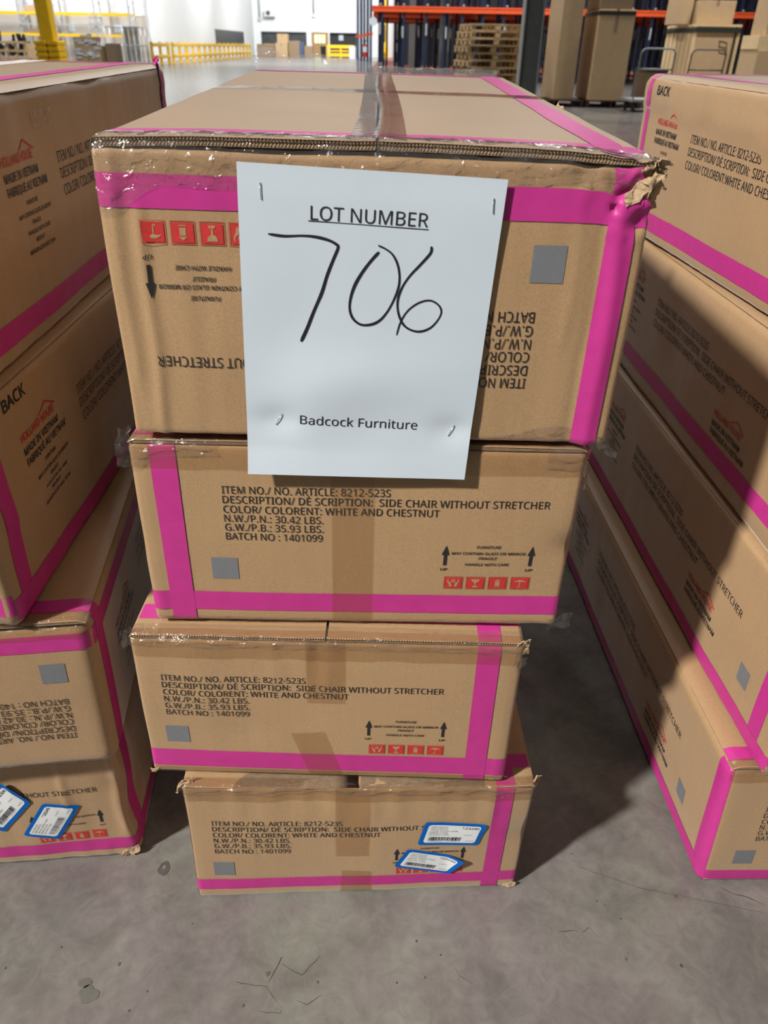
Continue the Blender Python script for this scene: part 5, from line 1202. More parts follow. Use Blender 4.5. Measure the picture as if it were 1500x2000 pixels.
c2 = Carton('C2', CORN['C2'], 4.1, r=0.006, bulge=0.0025,
            ridges=[(.010, .006, .0012, 0, .24), (.002, .01, .001, 0, .1)], dents=[('front', CW, .12, .02, .004)])
c2.build('second carton down in the middle stack, directly under the upside-down one')
c2.band_front(.0183, .0462, .0205, .0468)
c2.band_top(.004, CW - .004, .012, .036)
c2.front_print()
c2.tape('front', .2005, .2447, .004, CH - .002, TAPE_BROWN)
c2.edge_wrap(.020, .027, TAPE_BROWN, 12, crinkle=.0010)
c2.edge_wrap(.016, .012, WRAP, 14, crinkle=.0026, x1=.09, droop=lambda x: .020 * math.exp(-(x / .02) ** 2))
c2.edge_wrap(.016, .020, WRAP, 15, x0=.415, crinkle=.003)
c2.foot_wrap(.008, WRAP, 2)
c2.scrap('tape_tail', shard(c2, (CW + .003, -.002, .008), (.026, .002, .004), (.002, 0, .020), .004, 31), 10, 8, WRAP)
c2.scrap('tape_tail', shard(c2, (-.004, .002, CH - .012), (.014, .002, .002), (.003, 0, .044), .004, 33), 8, 14, WRAP)
c2.scrap('tape_tail', shard(c2, (CW + .003, .004, CH - .03), (.006, .01, .0), (-.004, 0, .050), .003, 35), 6, 12, WRAP)

c3 = Carton('C3', CORN['C3'], 7.7, r=0.006, bulge=0.002, ragged=True, lift=0.001,
            ridges=[(.165, .006, .0012, .15, .25), (.205, .004, .001, .16, .25), (.215, .004, -.001, .16, .25), (.228, .004, .001, .16, .25), (.238, .003, .0009, .17, .25), (.440, .006, .0012, 0, .24), (.075, .03, .0012, .12, .24)],
            dents=[('front', .12, .085, .035, .002)])
c3.build('third carton down in the middle stack, magenta band on its right, slightly askew')
c3.band_front(.0140, .0462, .4010, .4275)
c3.band_top(.4010, .4275, .0015, .03, .0007)
c3.band_top(.004, CW - .004, .030, .056)
c3.front_print(tx=-59, tz=-9, ix=-44, iz=-6.5, qx=-45, qz=-5)
c3.tape('front', .2030, .2490, .141, CH - .002, TAPE_BROWN)
c3.tape('front', 0, 0, 0, 0, TAPE_BROWN, quad=[(.205, .001), (.247, .001), (.2240, .0895), (.1813, .0850)])
c3.tape('front', .004, CW - .004, .0, .0135, TAPE_BROWN, .0016)
c3.edge_wrap(.012, .026, TAPE_BROWN, 22, crinkle=.0008)
c3.edge_wrap(.020, .010, WRAP, 24, crinkle=.0018)
c3.scrap('tape_tail', shard(c3, (-.003, .004, CH - .010), (.012, .004, .004), (.002, 0, .030), .004, 41), 8, 10, WRAP)
c3.scrap('torn_board', shard(c3, (CW - .002, .002, CH - .010), (.014, .006, .002), (.002, 0, .022), .0035, 43), 8, 10, TORN, .001)
c3.scrap('tape_tail', shard(c3, (CW - .004, -.003, CH - .030), (.012, .001, .003), (.003, 0, .016), .003, 45), 7, 7, WRAP)
c3.scrap('torn_board', shard(c3, (.003, .000, .004), (.012, .004, .002), (.001, .001, .010), .003, 47), 7, 6, TORN, .001)

c4 = Carton('C4', CORN['C4'], 9.2, r=0.006, bulge=0.003, sag=0.0055, wave=0.0015,
            ridges=[(.05 + .021 * k + .004 * math.sin(k * 5), .0045, .0011 * (1 if k % 2 else -.7), .175, .25) for k in range(18)] + [(.400, .006, .0022, .15, .25)],
            dents=[('front', CW, .14, .03, .004), ('front', .16, .235, .05, .003)])
c4.build('bottom carton of the middle stack, on the floor, two blue-edged labels on its front')
c4.band_front(.0200, .0446, .4040, .4275)
c4.band_top(.4040, .4275, .0015, .05, .0007)
c4.band_top(.004, CW - .004, .030, .052)
c4.band_side('left', 0, .020)
c4.front_print(tx=-57, tz=-18, ix=-42.5, iz=-9, qx=-43, qz=-12.5, tscale=1.005)
c4.tape('front', .1955, .2412, .095, CH - .002, TAPE_BROWN)
c4.tape('front', 0, 0, 0, 0, TAPE_BROWN, quad=[(.202, .001), (.246, .001), (.2450, .0570), (.2040, .0600)])
c4.edge_wrap(.014, .024, TAPE_BROWN, 32, crinkle=.0012)
c4.edge_wrap(.016, .012, WRAP, 34, crinkle=.0025)
c4.scrap('torn_board', shard(c4, (.004, .004, CH - .006), (.018, .006, .002), (.004, 0, .018), .005, 51), 10, 8, TORN, .001)
c4.scrap('torn_board', shard(c4, (CW + .001, .010, CH - .012), (.012, .010, .004), (.003, .003, .026), .0045, 53), 8, 10, TORN, .001)
c4.scrap('torn_board', shard(c4, (CW - .008, -.001, .006), (.018, .001, .002), (.002, .001, .008), .002, 55), 8, 5, TORN, .0008)

# ---- left stack
l1 = Carton('L1', CORN['L1'], 11.4, r=0.010, step=.012, bulge=0.004, wave=.0022, steps=[('right', .205, .02, .0022, .006), ('right', .150, .05, .0012, .004)],
            dents=[('right', .26, .225, .05, .003), ('right', .50, .240, .05, .004)])
l1.build('topmost carton of the left stack, torn far corner, shaded side with printed item lines')
l1.band_side('right', CD - .046, CD - .022)
mb = MB()
l1.patch(mb, 'right', 0, CD, .018, .042, .0009, cell=.008)
l1.part(mb, 'magenta_tape', PINK)
l1.band_top(CW - .075, CW - .045, .004, CD - .004)
l1.band_top(.004, CW - .004, CD - .030, CD - .006)
l1.side_print('right', upper=(162, 151), item=322.0)
l1.band_front(.018, .042, .0205, .0468)
l1.tape('top', CW / 2 - .024, CW / 2 + .024, .004, CD - .004, TAPE_TOP, .0013)
l1.scrap('torn_board', shard(l1, (CW - .008, CD - .020, CH + .001), (.010, .004, .004), (-.002, .003, .015), .004, 61), 9, 10, PINK, .0012)
l1.scrap('torn_board', shard(l1, (CW + .001, CD - .050, CH - .035), (.003, .004, .0), (.001, .003, .070), .0022, 63), 4, 14, BLACKISH, .0008)
mb = MB()
l1.patch(mb, 'right', .275, .330, .205, .222, .0014)
l1.part(mb, 'packing_tape', WRAP)

l2 = Carton('L2', CORN['L2'], 13.9, r=0.012, step=.012, bulge=0.004, wave=.002, ridges=[(CW - .012, .005, .002, 0, .25)], steps=[('right', .09, .02, .0016, .006)])
l2.build('second carton down in the left stack, in deep shade, BACK printed on its side')
l2.band_side('right', .019, .046)
mb = MB()
l2.patch(mb, 'right', 0, CD, .008, .035, .0009, cell=.008)
l2.patch(mb, 'front', 0, CW, .016, .042, .0005)
l2.part(mb, 'magenta_tape', PINK)
l2.side_print('right', upper=(95, 149), back=76, item=262.0, square=False)
l2.foot_wrap(.016, WRAP, 8, .38, CW)

l3 = Carton('L3', CORN['L3'], 15.2, r=0.016, bulge=0.003, step=.010)
l3.build('third carton down in the left stack, upside-down item text on its front')
l3.band_front(.0200, .0446, None, None, flip=True, sides=(('right', CH - .046, CH - .020),))
l3.band_side('right', .020, .046)
l3.band_top(.004, CW - .004, .018, .042)
l3.front_print(tx=-48, tz=0, ix=-34, iz=0, qx=-34.5, qz=-2, flip=True)
mb = MB()
l3.side_print('right', upper=(95, 120), item=262.0, square=False)
l3.foot_wrap(.014, WRAP, 11, 0, CW)
l3.edge_wrap(.020, .018, TAPE_BROWN, 42, crinkle=.0008)
l3.edge_wrap(.018, .008, WRAP, 44, x0=.34, crinkle=.0025)

l4 = Carton('L4', CORN['L4'], 17.5, r=0.008, bulge=0.004, wave=.0025, step=.010,
            ridges=[(.25, .006, .0012, .14, .25), (.31, .005, .0012, .16, .25), (.375, .006, .0016, .12, .25), (CW - .012, .006, .002, .05, .25)],
            dents=[('front', CW, .16, .03, .006), ('right', .02, .10, .04, .004)],
            crush=((CW, 0, 0), .05, .004, (-.002, .003, .001)))
l4.build('bottom carton of the left stack, two blue-edged labels on its dented front')
l4.band_front(.0198, .0452, None, None)
mb = MB()
l4.patch(mb, 'right', 0, CD, .016, .042, .0009, cell=.008)
l4.part(mb, 'magenta_tape', PINK)
l4.band_side('right', .020, .046)
l4.front_print(tx=-7.5, tz=-19, ix=-1, iz=-7.5)
l4.foot_wrap(.006, WRAP, 17)
l4.scrap('torn_board', shard(l4, (CW - .012, -.001, .010), (.026, .002, .010), (.002, .001, .012), .003, 71), 10, 6, TORN, .001)

# ---- right stack
r1 = Carton('R1', CORN['R1'], 19.8, r=0.009, step=.010, bulge=0.005, wave=.0022,
            steps=[('left', .200, -.038, .0030, .007), ('left', .214, -.03, .0016, .003), ('left', .228, .0, .001, .002)])
r1.build('topmost carton of the right stack, brightly lit side with BACK and item lines')
r1.band_side('left', CD - .041, CD - .023)
mb = MB()
r1.patch(mb, 'left', 0, CD, .017, .045, .0009, cell=.008)
r1.part(mb, 'magenta_tape', PINK)
r1.band_top(.045, .070, .004, CD - .004)
r1.band_top(.004, CW - .004, CD - .036, CD - .010)
r1.side_print('left', upper=(93, 150), back=70, item=247.0)
r1.band_front(.018, .045, .0205, .0468)
r1.tape('top', CW / 2 - .024, CW / 2 + .024, .004, CD - .004, TAPE_TOP, .0013)

r2 = Carton('R2', CORN['R2'], 21.1, r=0.012, step=.012, bulge=0.004, wave=.0018, steps=[('left', .02, .0, .001, .003)], dents=[('left', .50, .12, .05, .002)])
r2.build('second carton down in the right stack, side half in shade below the lit one')
mb = MB()
r2.patch(mb, 'left', 0, CD, .033, .058, .0009, cell=.008)
r2.part(mb, 'magenta_tape', PINK)
r2.band_side('left', .030, .057)
r2.band_front(.030, .057, .0205, .0468)
r2.side_print('left', upper=(158, 148), item=337.0, lower=(640, 66), lz=-1)

r3 = Carton('R3', CORN['R3'], 23.6, r=0.009, step=.012, bulge=0.003, wave=.0016)
r3.build('third carton down in the right stack, grey square and magenta cross near the corner')
mb = MB()
r3.patch(mb, 'left', 0, CD, .004, .031, .0009, cell=.008)
r3.patch(mb, 'front', 0, CW, .016, .042, .0005)
r3.part(mb, 'magenta_tape', PINK)
r3.band_side('left', .030, .057)
r3.side_print('left', upper=(158, 148), item=337.0, lower=(641, 68), lz=-4)
r3.foot_wrap(.02, WRAP, 19, 0, .05)

r4 = Carton('R4', CORN['R4'], 25.3, r=0.013, step=.010, bulge=0.003, wave=.0016)
r4.build('bottom carton of the right stack, on the floor, magenta edge on its near corner')
mb = MB()
r4.patch(mb, 'left', 0, CD, .0115, .0375, .0009, cell=.008)
r4.patch(mb, 'front', 0, CW, .0098, .0315, .0005)
r4.part(mb, 'magenta_tape', PINK)
mb = MB()
r4.patch(mb, 'left', CD - .027, CD, 0, CH, .0006)
r4.patch(mb, 'front', 0, .007, 0, CH, .0006, cell=.002)
r4.part(mb, 'magenta_tape', PINK)
r4.band_top(.004, CW - .004, .012, .034)
r4.side_print('left', upper=(158, 140), item=345.0, lower=(678, 65), lz=2)
r4.front_print(tx=-25, tz=-23, ix=-24, iz=-20, qx=-28.5, qz=-19)
r4.edge_wrap(.014, .022, TAPE_BROWN, 52, crinkle=.0008)
r4.edge_wrap(.014, .010, WRAP, 54, x1=.10, crinkle=.0025)
r4.foot_wrap(.0095, TAPE_BROWN, 20)

# ------------------------------------------------------------------ the lot sign, stapled to the top carton
SW, SH = .2159, .2794
SIGN = [(.1164, .2349), (.3319, .2291), (.3205, -.0360), (.1090, -.0335)]


def sign_pt(a, b_, off=0.0):
    """a, b_ in metres from the sheet's lower left corner"""
    u, w = a / SW, b_ / SH
    (x0, z0), (x1, z1), (x2, z2), (x3, z3) = SIGN
    x = (x0 * (1 - u) + x1 * u) * w + (x3 * (1 - u) + x2 * u) * (1 - w)
    z = (z0 * (1 - u) + z1 * u) * w + (z3 * (1 - u) + z2 * u) * (1 - w)
    y = .0066 + .0008 * noise.noise(V((a * 14, b_ * 9, 2)))
    y += .0030 * math.exp(-((u - .30) / .22) ** 2 - ((w - .30) / .13) ** 2)          # soft swell
    y += .0022 * math.exp(-((u - .55) / .30) ** 2 - ((w - .36) / .10) ** 2)
    for su, sw_ in ((.14, .205), (.91, .185)):                                        # dimples at the lower staples
        y -= .0022 * math.exp(-((u - su) / .09) ** 2 - ((w - sw_) / .05) ** 2)
    y += .0040 * max(0.0, .20 - w) / .20 + .003 * max(0, .1 - w) / .1 * (1 - u)
    y -= .0006 * sstep(.9, 1.0, w)
    return c1.warp(V((x, -(y + off), z)))


base = sign_pt(SW / 2, 0)
sign = thing('paper_sign', base, 'white paper lot sign reading LOT NUMBER 706, stapled to the top middle carton', 'sign')
mb = MB()
mb.grid([[sign_pt(SW * i / 56, SH * j / 72) for i in range(57)] for j in range(73)], 0)
sheet = mb.build('sheet', PAPER, sign, off=base)


def sign_text(name, s, x, y, w, cap, skew, parent=sign, bold=0.0):
    vv, ff = lay_text(s, x, y, w, cap, bold)
    m = MB()
    m.add([sign_pt(a * .001, (b_ + (a - x) * skew) * .001, .0004) for a, b_ in vv], ff)
    return m, name


m, n = sign_text('printed_text', 'LOT NUMBER', 58.8, 239.2, 96.6, 11.0, -.005)
m.add([sign_pt(a * .001, b_ * .001, .0004) for a, b_ in ((56.9, 237.9), (156.1, 236.6), (156.1, 237.3), (56.9, 238.7))], [(0, 1, 2, 3)])
m.build(n, INK, sign, off=base)
m, n = sign_text('printed_text', 'Badcock Furniture', 51.0, 53.8, 112.4, 9.2, -.015)
m.build(n, INK, sign, off=base)


def stroke(pts, w0, w1, seed):
    """A marker stroke: smooth line through pts (mm) with uneven width."""
    P = [V((x, y)) for x, y in pts]
    out = []
    for i in range(len(P) - 1):
        p0, p1, p2, p3 = P[max(i - 1, 0)], P[i], P[i + 1], P[min(i + 2, len(P) - 1)]
        for k in range(6):
            t = k / 6
            out.append(.5 * ((2 * p1) + (p2 - p0) * t + (2 * p0 - 5 * p1 + 4 * p2 - p3) * t * t + (3 * p1 - p0 - 3 * p2 + p3) * t ** 3))
    out.append(P[-1])
    L, R = [], []
    N = len(out)
    for i, p in enumerate(out):
        d = (out[min(i + 1, N - 1)] - out[max(i - 1, 0)]).normalized()
        f = i / (N - 1)
        w = (w0 + (w1 - w0) * f) * (.9 + .35 * noise.noise(V((f * 9, seed, 0)))) * (.55 + .45 * min(1, i / 2, (N - 1 - i) / 2))
        nn = V((-d.y, d.x)) * w / 2
        L.append(p + nn)
        R.append(p - nn)
    m = MB()
    m.grid([[sign_pt(q.x * .001, q.y * .001, .0004) for q in L], [sign_pt(q.x * .001, q.y * .001, .0004) for q in R]], 0)
    return m


num = MB()
for pts, a, b_, sd in (
    ([(23.8, 226.0), (37.2, 225.0), (51.4, 226.1), (62.4, 225.9), (73.6, 223.9), (80.5, 220.8), (82.0, 218.0), (78.1, 207.5), (73.5, 194.7), (69.0, 179.0), (62.6, 162.9), (56.9, 147.3), (51.5, 134.8)], 2.0, 3.4, 1),
    ([(116.6, 216.6), (110.5, 209.3), (103.7, 199.4), (97.6, 187.8), (94.3, 176.2), (93.9, 166.1), (97.3, 157.8), (104.3, 153.0), (112.9, 153.4), (120.3, 157.2), (126.6, 165.2), (131.8, 176.4), (135.1, 188.1), (135.1, 197.8), (132.7, 207.3), (128.1, 214.9), (122.1, 219.2), (115.4, 221.9)], 2.9, 1.7, 2),
    ([(159.9, 223.6), (159.7, 218.1), (152.4, 208.3), (144.2, 198.3), (138.4, 188.3), (135.5, 178.2), (135.6, 169.9), (138.0, 161.5), (142.9, 153.9), (150.2, 149.9), (158.0, 149.4), (166.3, 153.3), (172.4, 161.4), (174.2, 168.4), (171.0, 174.1), (163.8, 177.6), (155.5, 175.9), (147.5, 170.4), (142.1, 163.4), (138.6, 154.6), (136.7, 144.9)], 2.4, 1.5, 3)):
    s_ = stroke(pts, a, b_, sd)
    num.add(s_.v, s_.f)
num.build('handwritten_number', MARKER, sign, off=base)
for (xa, ya), (xb, yb) in (((18.3, 265.1), (18.8, 252.7)), ((206.3, 264.7), (207.2, 253.0)), ((33.4, 62.8), (27.5, 51.3)), ((198.9, 57.3), (194.2, 46.1))):
    m = MB()
    m.tube([sign_pt(xa * .001, ya * .001, -.0022), sign_pt(xa * .001, ya * .001, .0008), sign_pt(xb * .001, yb * .001, .0008), sign_pt(xb * .001, yb * .001, -.0022)], .00035, 6)
    m.build('staple', STEEL, sign, off=base)


# ------------------------------------------------------------------ blue-edged price labels on the bottom cartons
def price_label(c, quad, label, curl=0.0, seed=0):
    """quad: lower-left, lower-right, upper-right, upper-left in front coordinates (m)"""
    def P(u, v, off):
        (x0, y0), (x1, y1), (x2, y2), (x3, y3) = quad
        x = (x0 * (1 - u) + x1 * u) * (1 - v) + (x3 * (1 - u) + x2 * u) * v
        y = (y0 * (1 - u) + y1 * u) * (1 - v) + (y3 * (1 - u) + y2 * u) * v
        lift = curl * max(0.0, (u + .25 * v) - .93) ** 1.3 * 4 if curl > 0 else -curl * max(0.0, .22 - u) * 2
        return c.face('front', x, y, .0016 + off + lift)
    b0 = P(.5, .0, 0)
    t = thing('price_label', b0, label, 'label', 'blue-edged price labels on the bottom cartons')

    def rounded(u0, u1, v0, v1, ru, rv, off, mat_, nm):
        m_ = MB()
        n = 14
        rows = []
        for j in range(n + 1):
            v = v0 + (v1 - v0) * j / n
            e = min(v - v0, v1 - v)
            ins = ru * (1 - math.sqrt(max(0, 1 - (1 - e / rv) ** 2))) if e < rv else 0
            rows.append([P(u0 + ins + (u1 - u0 - 2 * ins) * i / 18, v, off) for i in range(19)])
        m_.grid(rows, 0)
        return m_.build(nm, mat_, t, off=b0)
    rounded(0, 1, 0, 1, .035, .055, 0, LABEL_BLUE, 'backing')
    rounded(.075, .925, .115, .885, .035, .06, .0003, LABEL_WHITE, 'white_panel')
    m_ = MB()

    def T(s, x, y, w, cap, bold=0.0):
        vv, ff = lay_text(s, x, y, w, cap, bold)
        m_.add([P(a, b_, .0006) for a, b_ in vv], ff)
    T('123245', .62, .745, .28, .085, .02)
    for k, (s, w) in enumerate((('HOLLAND,HO', .27), ('GREY/WHITE', .28), ('CASUAL DINING CHAIR', .45), ('DINING CHAIR', .30), ('SOLD QTY 2 SIDE', .33))):
        T(s, .12, .79 - .085 * k, w, .042)
    T('1344551', .68, .47, .15, .03)
    T('042520', .76, .20, .13, .03)
    T('1 97469 1 52150 1', .14, .165, .52, .034)
    m_.build('printed_text', INK, t, off=b0)
    m_ = MB()
    rnd = random.Random(seed)
    x = .14
    while x < .66:
        w = rnd.choice((.006, .006, .010, .016))
        m_.add([P(a, b_, .0006) for a, b_ in ((x, .215), (x + w, .215), (x + w, .375), (x, .375))], [(0, 1, 2, 3)])
        x += w + rnd.choice((.005, .008, .012))
    m_.build('barcode', INK, t, off=b0)
    return t


Q = lambda *p: [(a * .001, b_ * .001) for a, b_ in p]
price_label(c4, Q((307, 119), (390, 114.5), (399.3, 164), (316, 171)), 'blue-edged barcode label on the bottom middle carton, the upper of its two', 0, 1)
price_label(c4, Q((276.5, 68), (355, 44.5), (374, 86), (294.5, 110.5)), 'blue-edged barcode label with a curled corner, over the red icons of the bottom middle carton', .010, 1)
price_label(l4, Q((348.5, 55.5), (391, 127.5), (343.5, 139), (302.5, 72)), 'blue-edged barcode label standing on end on the bottom left carton, right of its pair', 0, 2)
price_label(l4, Q((278, 81), (329, 143), (302, 191), (251, 129)), 'blue-edged barcode label cut off by the left border, on the bottom left carton', .006, 2)


# ------------------------------------------------------------------ warehouse shell
def slab(name, c, s, mat, label=None, rz=0.0):
    m_ = MB()
    m_.box((0, 0, 0), s, rz)
    o = m_.build(name, mat)
    o.location = c
    return tag(o, label, kind='structure')


slab('wall_back', (13.0, 95.5, 6.0), (60, .4, 7.6), WHITE_WALL)                 # above the openings
for i, (x0, x1) in enumerate(((-17.0, -14.2), (-9.3, -8.75), (-6.95, -6.8), (-3.9, -1.5), (-1.4, 43))):
    slab('wall_back_pier', ((x0 + x1) / 2, 95.5, 1.1), (x1 - x0, .4, 2.2), WHITE_WALL)
slab('wall_left', (-15.1, 75.2, 4.9), (.3, 40.4, 9.8), WHITE_WALL)
slab('wall_insulated', (-30.0, 55.2, 6.1), (29.6, .3, 7.4), QUILT)
slab('wall_insulated_lower', (-30.0, 55.2, 1.2), (29.6, .24, 2.4), PANEL_GREY)
slab('wall_dark_backdrop', (21.5, 58.0, 4.5), (42.8, .3, 9.0), plain('added_dark_backdrop', (0.018, 0.022, 0.035), .6, var=.3, scale=2))  # invented dark wall standing in for the dark behind the racks
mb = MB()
mb.add([(-1.2, 38, .003), (14, 38, .003), (14, 95, .003), (-1.2, 95, .003)], [(0, 1, 2, 3)])  # flat red patch laid over the concrete
tag(mb.build('floor_red_area', FLOOR_RED), 'red floor area under the orange racking', kind='structure')
for n_, (x0, x1) in enumerate(((-14.2, -9.3), (-6.8, -3.9))):
    m_ = MB()
    m_.box(((x0 + x1) / 2, 95.9, 1.1), (x1 - x0, .1, 2.2))
    o = m_.build('door_%d' % (n_ + 1), DOOR_SLATS if n_ == 0 else BLACKISH)  # second one is a black panel painting the dark inside the doorway
    tag(o, ('dark slatted dock door in the far white wall', 'black open doorway in the far white wall')[n_], kind='structure')
m_ = MB()
m_.box((-14.93, 81.5, 1.5), (.06, 14, 1.1))
tag(m_.build('window_1', DOOR_SLATS), 'long dark window in the left white wall', kind='structure')
dr = tag(bpy.data.objects.new('door_3', None), 'wooden double door with green lit glass in the far wall', kind='structure')
COL.objects.link(dr)
dr.location = (-7.85, 95.4, 0)
m_ = MB()
m_.box((0, 0, 1.1), (1.8, .08, 2.2))
m_.build('door_leaf', DOOR_WOOD, dr)
for x in (-.42, -.03, .38):
    m_ = MB()
    m_.box((x, -.06, 1.62), (.26, .03, .72))
    m_.build('glass_pane', GREEN_LIGHT, dr)

# wall fittings
t = thing('wall_air_unit', (-13.1, 95.25, 3.5), 'white boxy air unit high on the far white wall', 'air unit')
m_ = MB()
m_.box((0, -.3, .32), (.95, .6, .6))
m_.build('housing', WHITE_WALL, t, bevel=.03)
m_ = MB()
m_.cyl((0, 0, 0), .22, .03, 18)
g_ = m_.build('fan_grille', DARK_STEEL, t)
g_.rotation_euler = (math.pi / 2, 0, 0)
g_.location = (-.12, -.6, .34)
m_ = MB()
m_.box((0, -.25, -.06), (1.1, .5, .06))
m_.build('bracket', GREY_STEEL, t)
for x, z0 in ((-14.2, 3.4), (-8.45, 3.8)):
    m_ = MB()
    m_.tube([(0, 0, 0), (0, 0, 5.5)], .09, 8)
    m_.box((0, -.02, -.1), (.3, .2, .35))
    o = m_.build('conduit_pipe', GALV)
    o.location = (x, 95.15, z0)
    tag(o, 'vertical conduit beside the air unit on the far wall' if x < -10 else 'vertical conduit with end box above the wooden door', 'pipe')


# ------------------------------------------------------------------ left side: column, racking, clutter
t = thing('building_column', (-8.57, 22.0, 0), 'yellow steel column with a ribbed yellow column guard, left background', 'column')
m_ = MB()
m_.box((0, 0, 4.5), (.33, .33, 9.0))
m_.build('column_shaft', YELLOW, t, bevel=.02)
for sx in (-1, 1):
    m_ = MB()
    for k in range(8):
        m_.box((sx * .155, -.02, .085 + k * .128), (.295, .56 - (k % 2) * .0, .095))
        m_.box((sx * .150, -.02, .02 + k * .128), (.26, .50, .05))
    m_.build('column_guard', YELLOW, t, bevel=.025)

t = thing('pallet_rack', (-22.0, 53.0, 0), 'grey pallet rack with yellow beams along the left white wall', 'rack')
for x in (-28.5, -25.3, -22.2, -20.1, -17.7, -15.65):
    m_ = MB()
    for dy in (0, 1.1):
        m_.box((x + 22, dy, 2.6), (.09, .09, 5.2), mat=0)
    for k in range(6):
        m_.bar((x + 22, 0, .3 + k * .8), (x + 22, 1.1, .7 + k * .8), .04)
    m_.box((x + 22, -.01, .55), (.10, .10, 1.1), mat=1)
    m_.build('upright_frame', [GALV, BLUE_STEEL], t)
for z in (1.32, 2.40):
    for a, b_ in ((-28.5, -25.3), (-25.3, -22.2), (-22.2, -20.1), (-20.1, -17.7), (-17.7, -15.65)):
        m_ = MB()
        m_.box(((a + b_) / 2 + 22, -.05, z), (b_ - a - .1, .05, .13))
        m_.box(((a + b_) / 2 + 22, 1.15, z), (b_ - a - .1, .05, .13))
        m_.build('beam', YELLOW, t)
m_ = MB()
m_.bar((-6.5, -.1, 1.84), (4.6, -.1, 1.84), .07)
m_.build('galvanised_rail', GALV, t)


def small_box(loc, size, mat, name, label, cat, group=None, rz=0.0, strap=False, seams=True):
    t_ = thing(name, loc, label, cat, group, rz)
    m_ = MB()
    m_.box((0, 0, size[2] / 2), size)
    m_.build('body', mat, t_, bevel=min(size) * .02)
    if seams:
        m_ = MB()
        m_.box((0, 0, size[2] + .002), (.06, size[1] * .98, .004))
        m_.box((0, -size[1] / 2 - .002, size[2] * .88), (.06, .004, size[2] * .24))
        m_.build('packing_tape', KRAFT_DARK, t_)
    if strap:
        m_ = MB()
        z = size[2] * .96
        for sy in (-1, 1):
            m_.box((0, sy * (size[1] / 2 + .004), z), (size[0] + .02, .008, .07))
        for sx in (-1, 1):
            m_.box((sx * (size[0] / 2 + .004), 0, z), (.008, size[1] + .02, .07))
        m_.build('strap', STRAP, t_)
    return t_


small_box((-21.15, 53.55, 2.47), (1.3, .8, .30), KRAFT_FAR, 'carton', 'flat brown carton on the upper yellow beam of the left rack', 'carton')
small_box((-21.2, 53.55, 2.775), (1.0, .7, .35), SHRINK, 'wrapped_bundle', 'white wrapped bundle on the flat carton of the left rack', 'bundle', seams=False)
small_box((-21.4, 53.3, 1.39), (.85, .6, .22), KRAFT_DARK, 'carton', 'dark low carton on the lower yellow beam of the left rack', 'carton')
for x, z, s_ in ((-19.95, 1.60, 'left'), (-17.1, 1.60, 'right')):
    m_ = MB()
    m_.box((0, 0, 0), (.42, .01, .42))
    o = m_.build('notice_sheet', PAPER)
    o.location = (x, 55.06, z + .12)
    tag(o, 'white notice sheet on the grey panel %s of the stepladder' % s_, 'sheet')

t = thing('stepladder', (-16.9, 50.0, 0), 'silver stepladder leaning before the left rack', 'ladder')
for sx in (-1, 1):
    m_ = MB()
    m_.bar((sx * .36, 0, 0), (sx * .30, .5, 2.35), .06)
    m_.build('stile', GALV, t)
for k in range(7):
    m_ = MB()
    z = .3 + k * .31
    m_.box((0, .5 * z / 2.35, z), (.66, .10, .05))
    m_.build('tread', GALV, t)

t = thing('rolling_scaffold', (-14.75, 48.3, 0), 'grey tube scaffold frame between the stepladder and the white wall', 'scaffold')
for x in (-.98, .0, .98):
    m_ = MB()
    m_.tube([(x, 0, 0), (x, 0, 1.85 - .1 * abs(x))], .035)
    m_.tube([(x, .9, 0), (x, .9, 1.85 - .1 * abs(x))], .035)
    m_.build('post', GALV, t)
for z in (.85, 1.72):
    m_ = MB()
    m_.tube([(-.98, 0, z), (.98, 0, z)], .03)
    m_.tube([(-.98, .9, z), (.98, .9, z)], .03)
    m_.build('rail', GALV, t)
m_ = MB()
for x in (.15, .42, .70):
    m_.box((x, .1, .9), (.22, .02, 1.6))
m_.build('mesh_panel', GREY_STEEL, t)

for k in range(2):
    t = thing('slatted_crate', (-11.35, 26.0, .02 + k * .50), 'upper slatted wooden crate full of black parts, left background' if k else 'lower slatted wooden crate full of black parts, left background', 'crate', 'slatted crates by the yellow column')
    m_ = MB()
    for i in range(6):
        m_.box((-.65 + i * .26, -.5, .24), (.07, .03, .46))
    for z in (.03, .24, .45):
        m_.box((0, -.52, z), (1.4, .03, .06))
    for y in (-.48, .48):
        m_.box((0, y, .03), (1.4, .06, .06))
    for x in (-.68, .68):
        m_.box((x, 0, .24), (.04, 1.0, .40))
    m_.build('slats', WOOD, t)
    m_ = MB()
    rr = random.Random(k)
    for i in range(46):
        x, y = rr.uniform(-.6, .6), rr.uniform(-.42, .4)
        z = rr.uniform(.1, .36)
        m_.bar((x, y, z), (x + rr.uniform(-.15, .15), y + rr.uniform(-.1, .05), z + rr.uniform(.05, .22 if k == 0 else .45)), .06)
    o = m_.build('black_parts', BLACK_PLASTIC, t)
    o['kind'] = 'stuff'

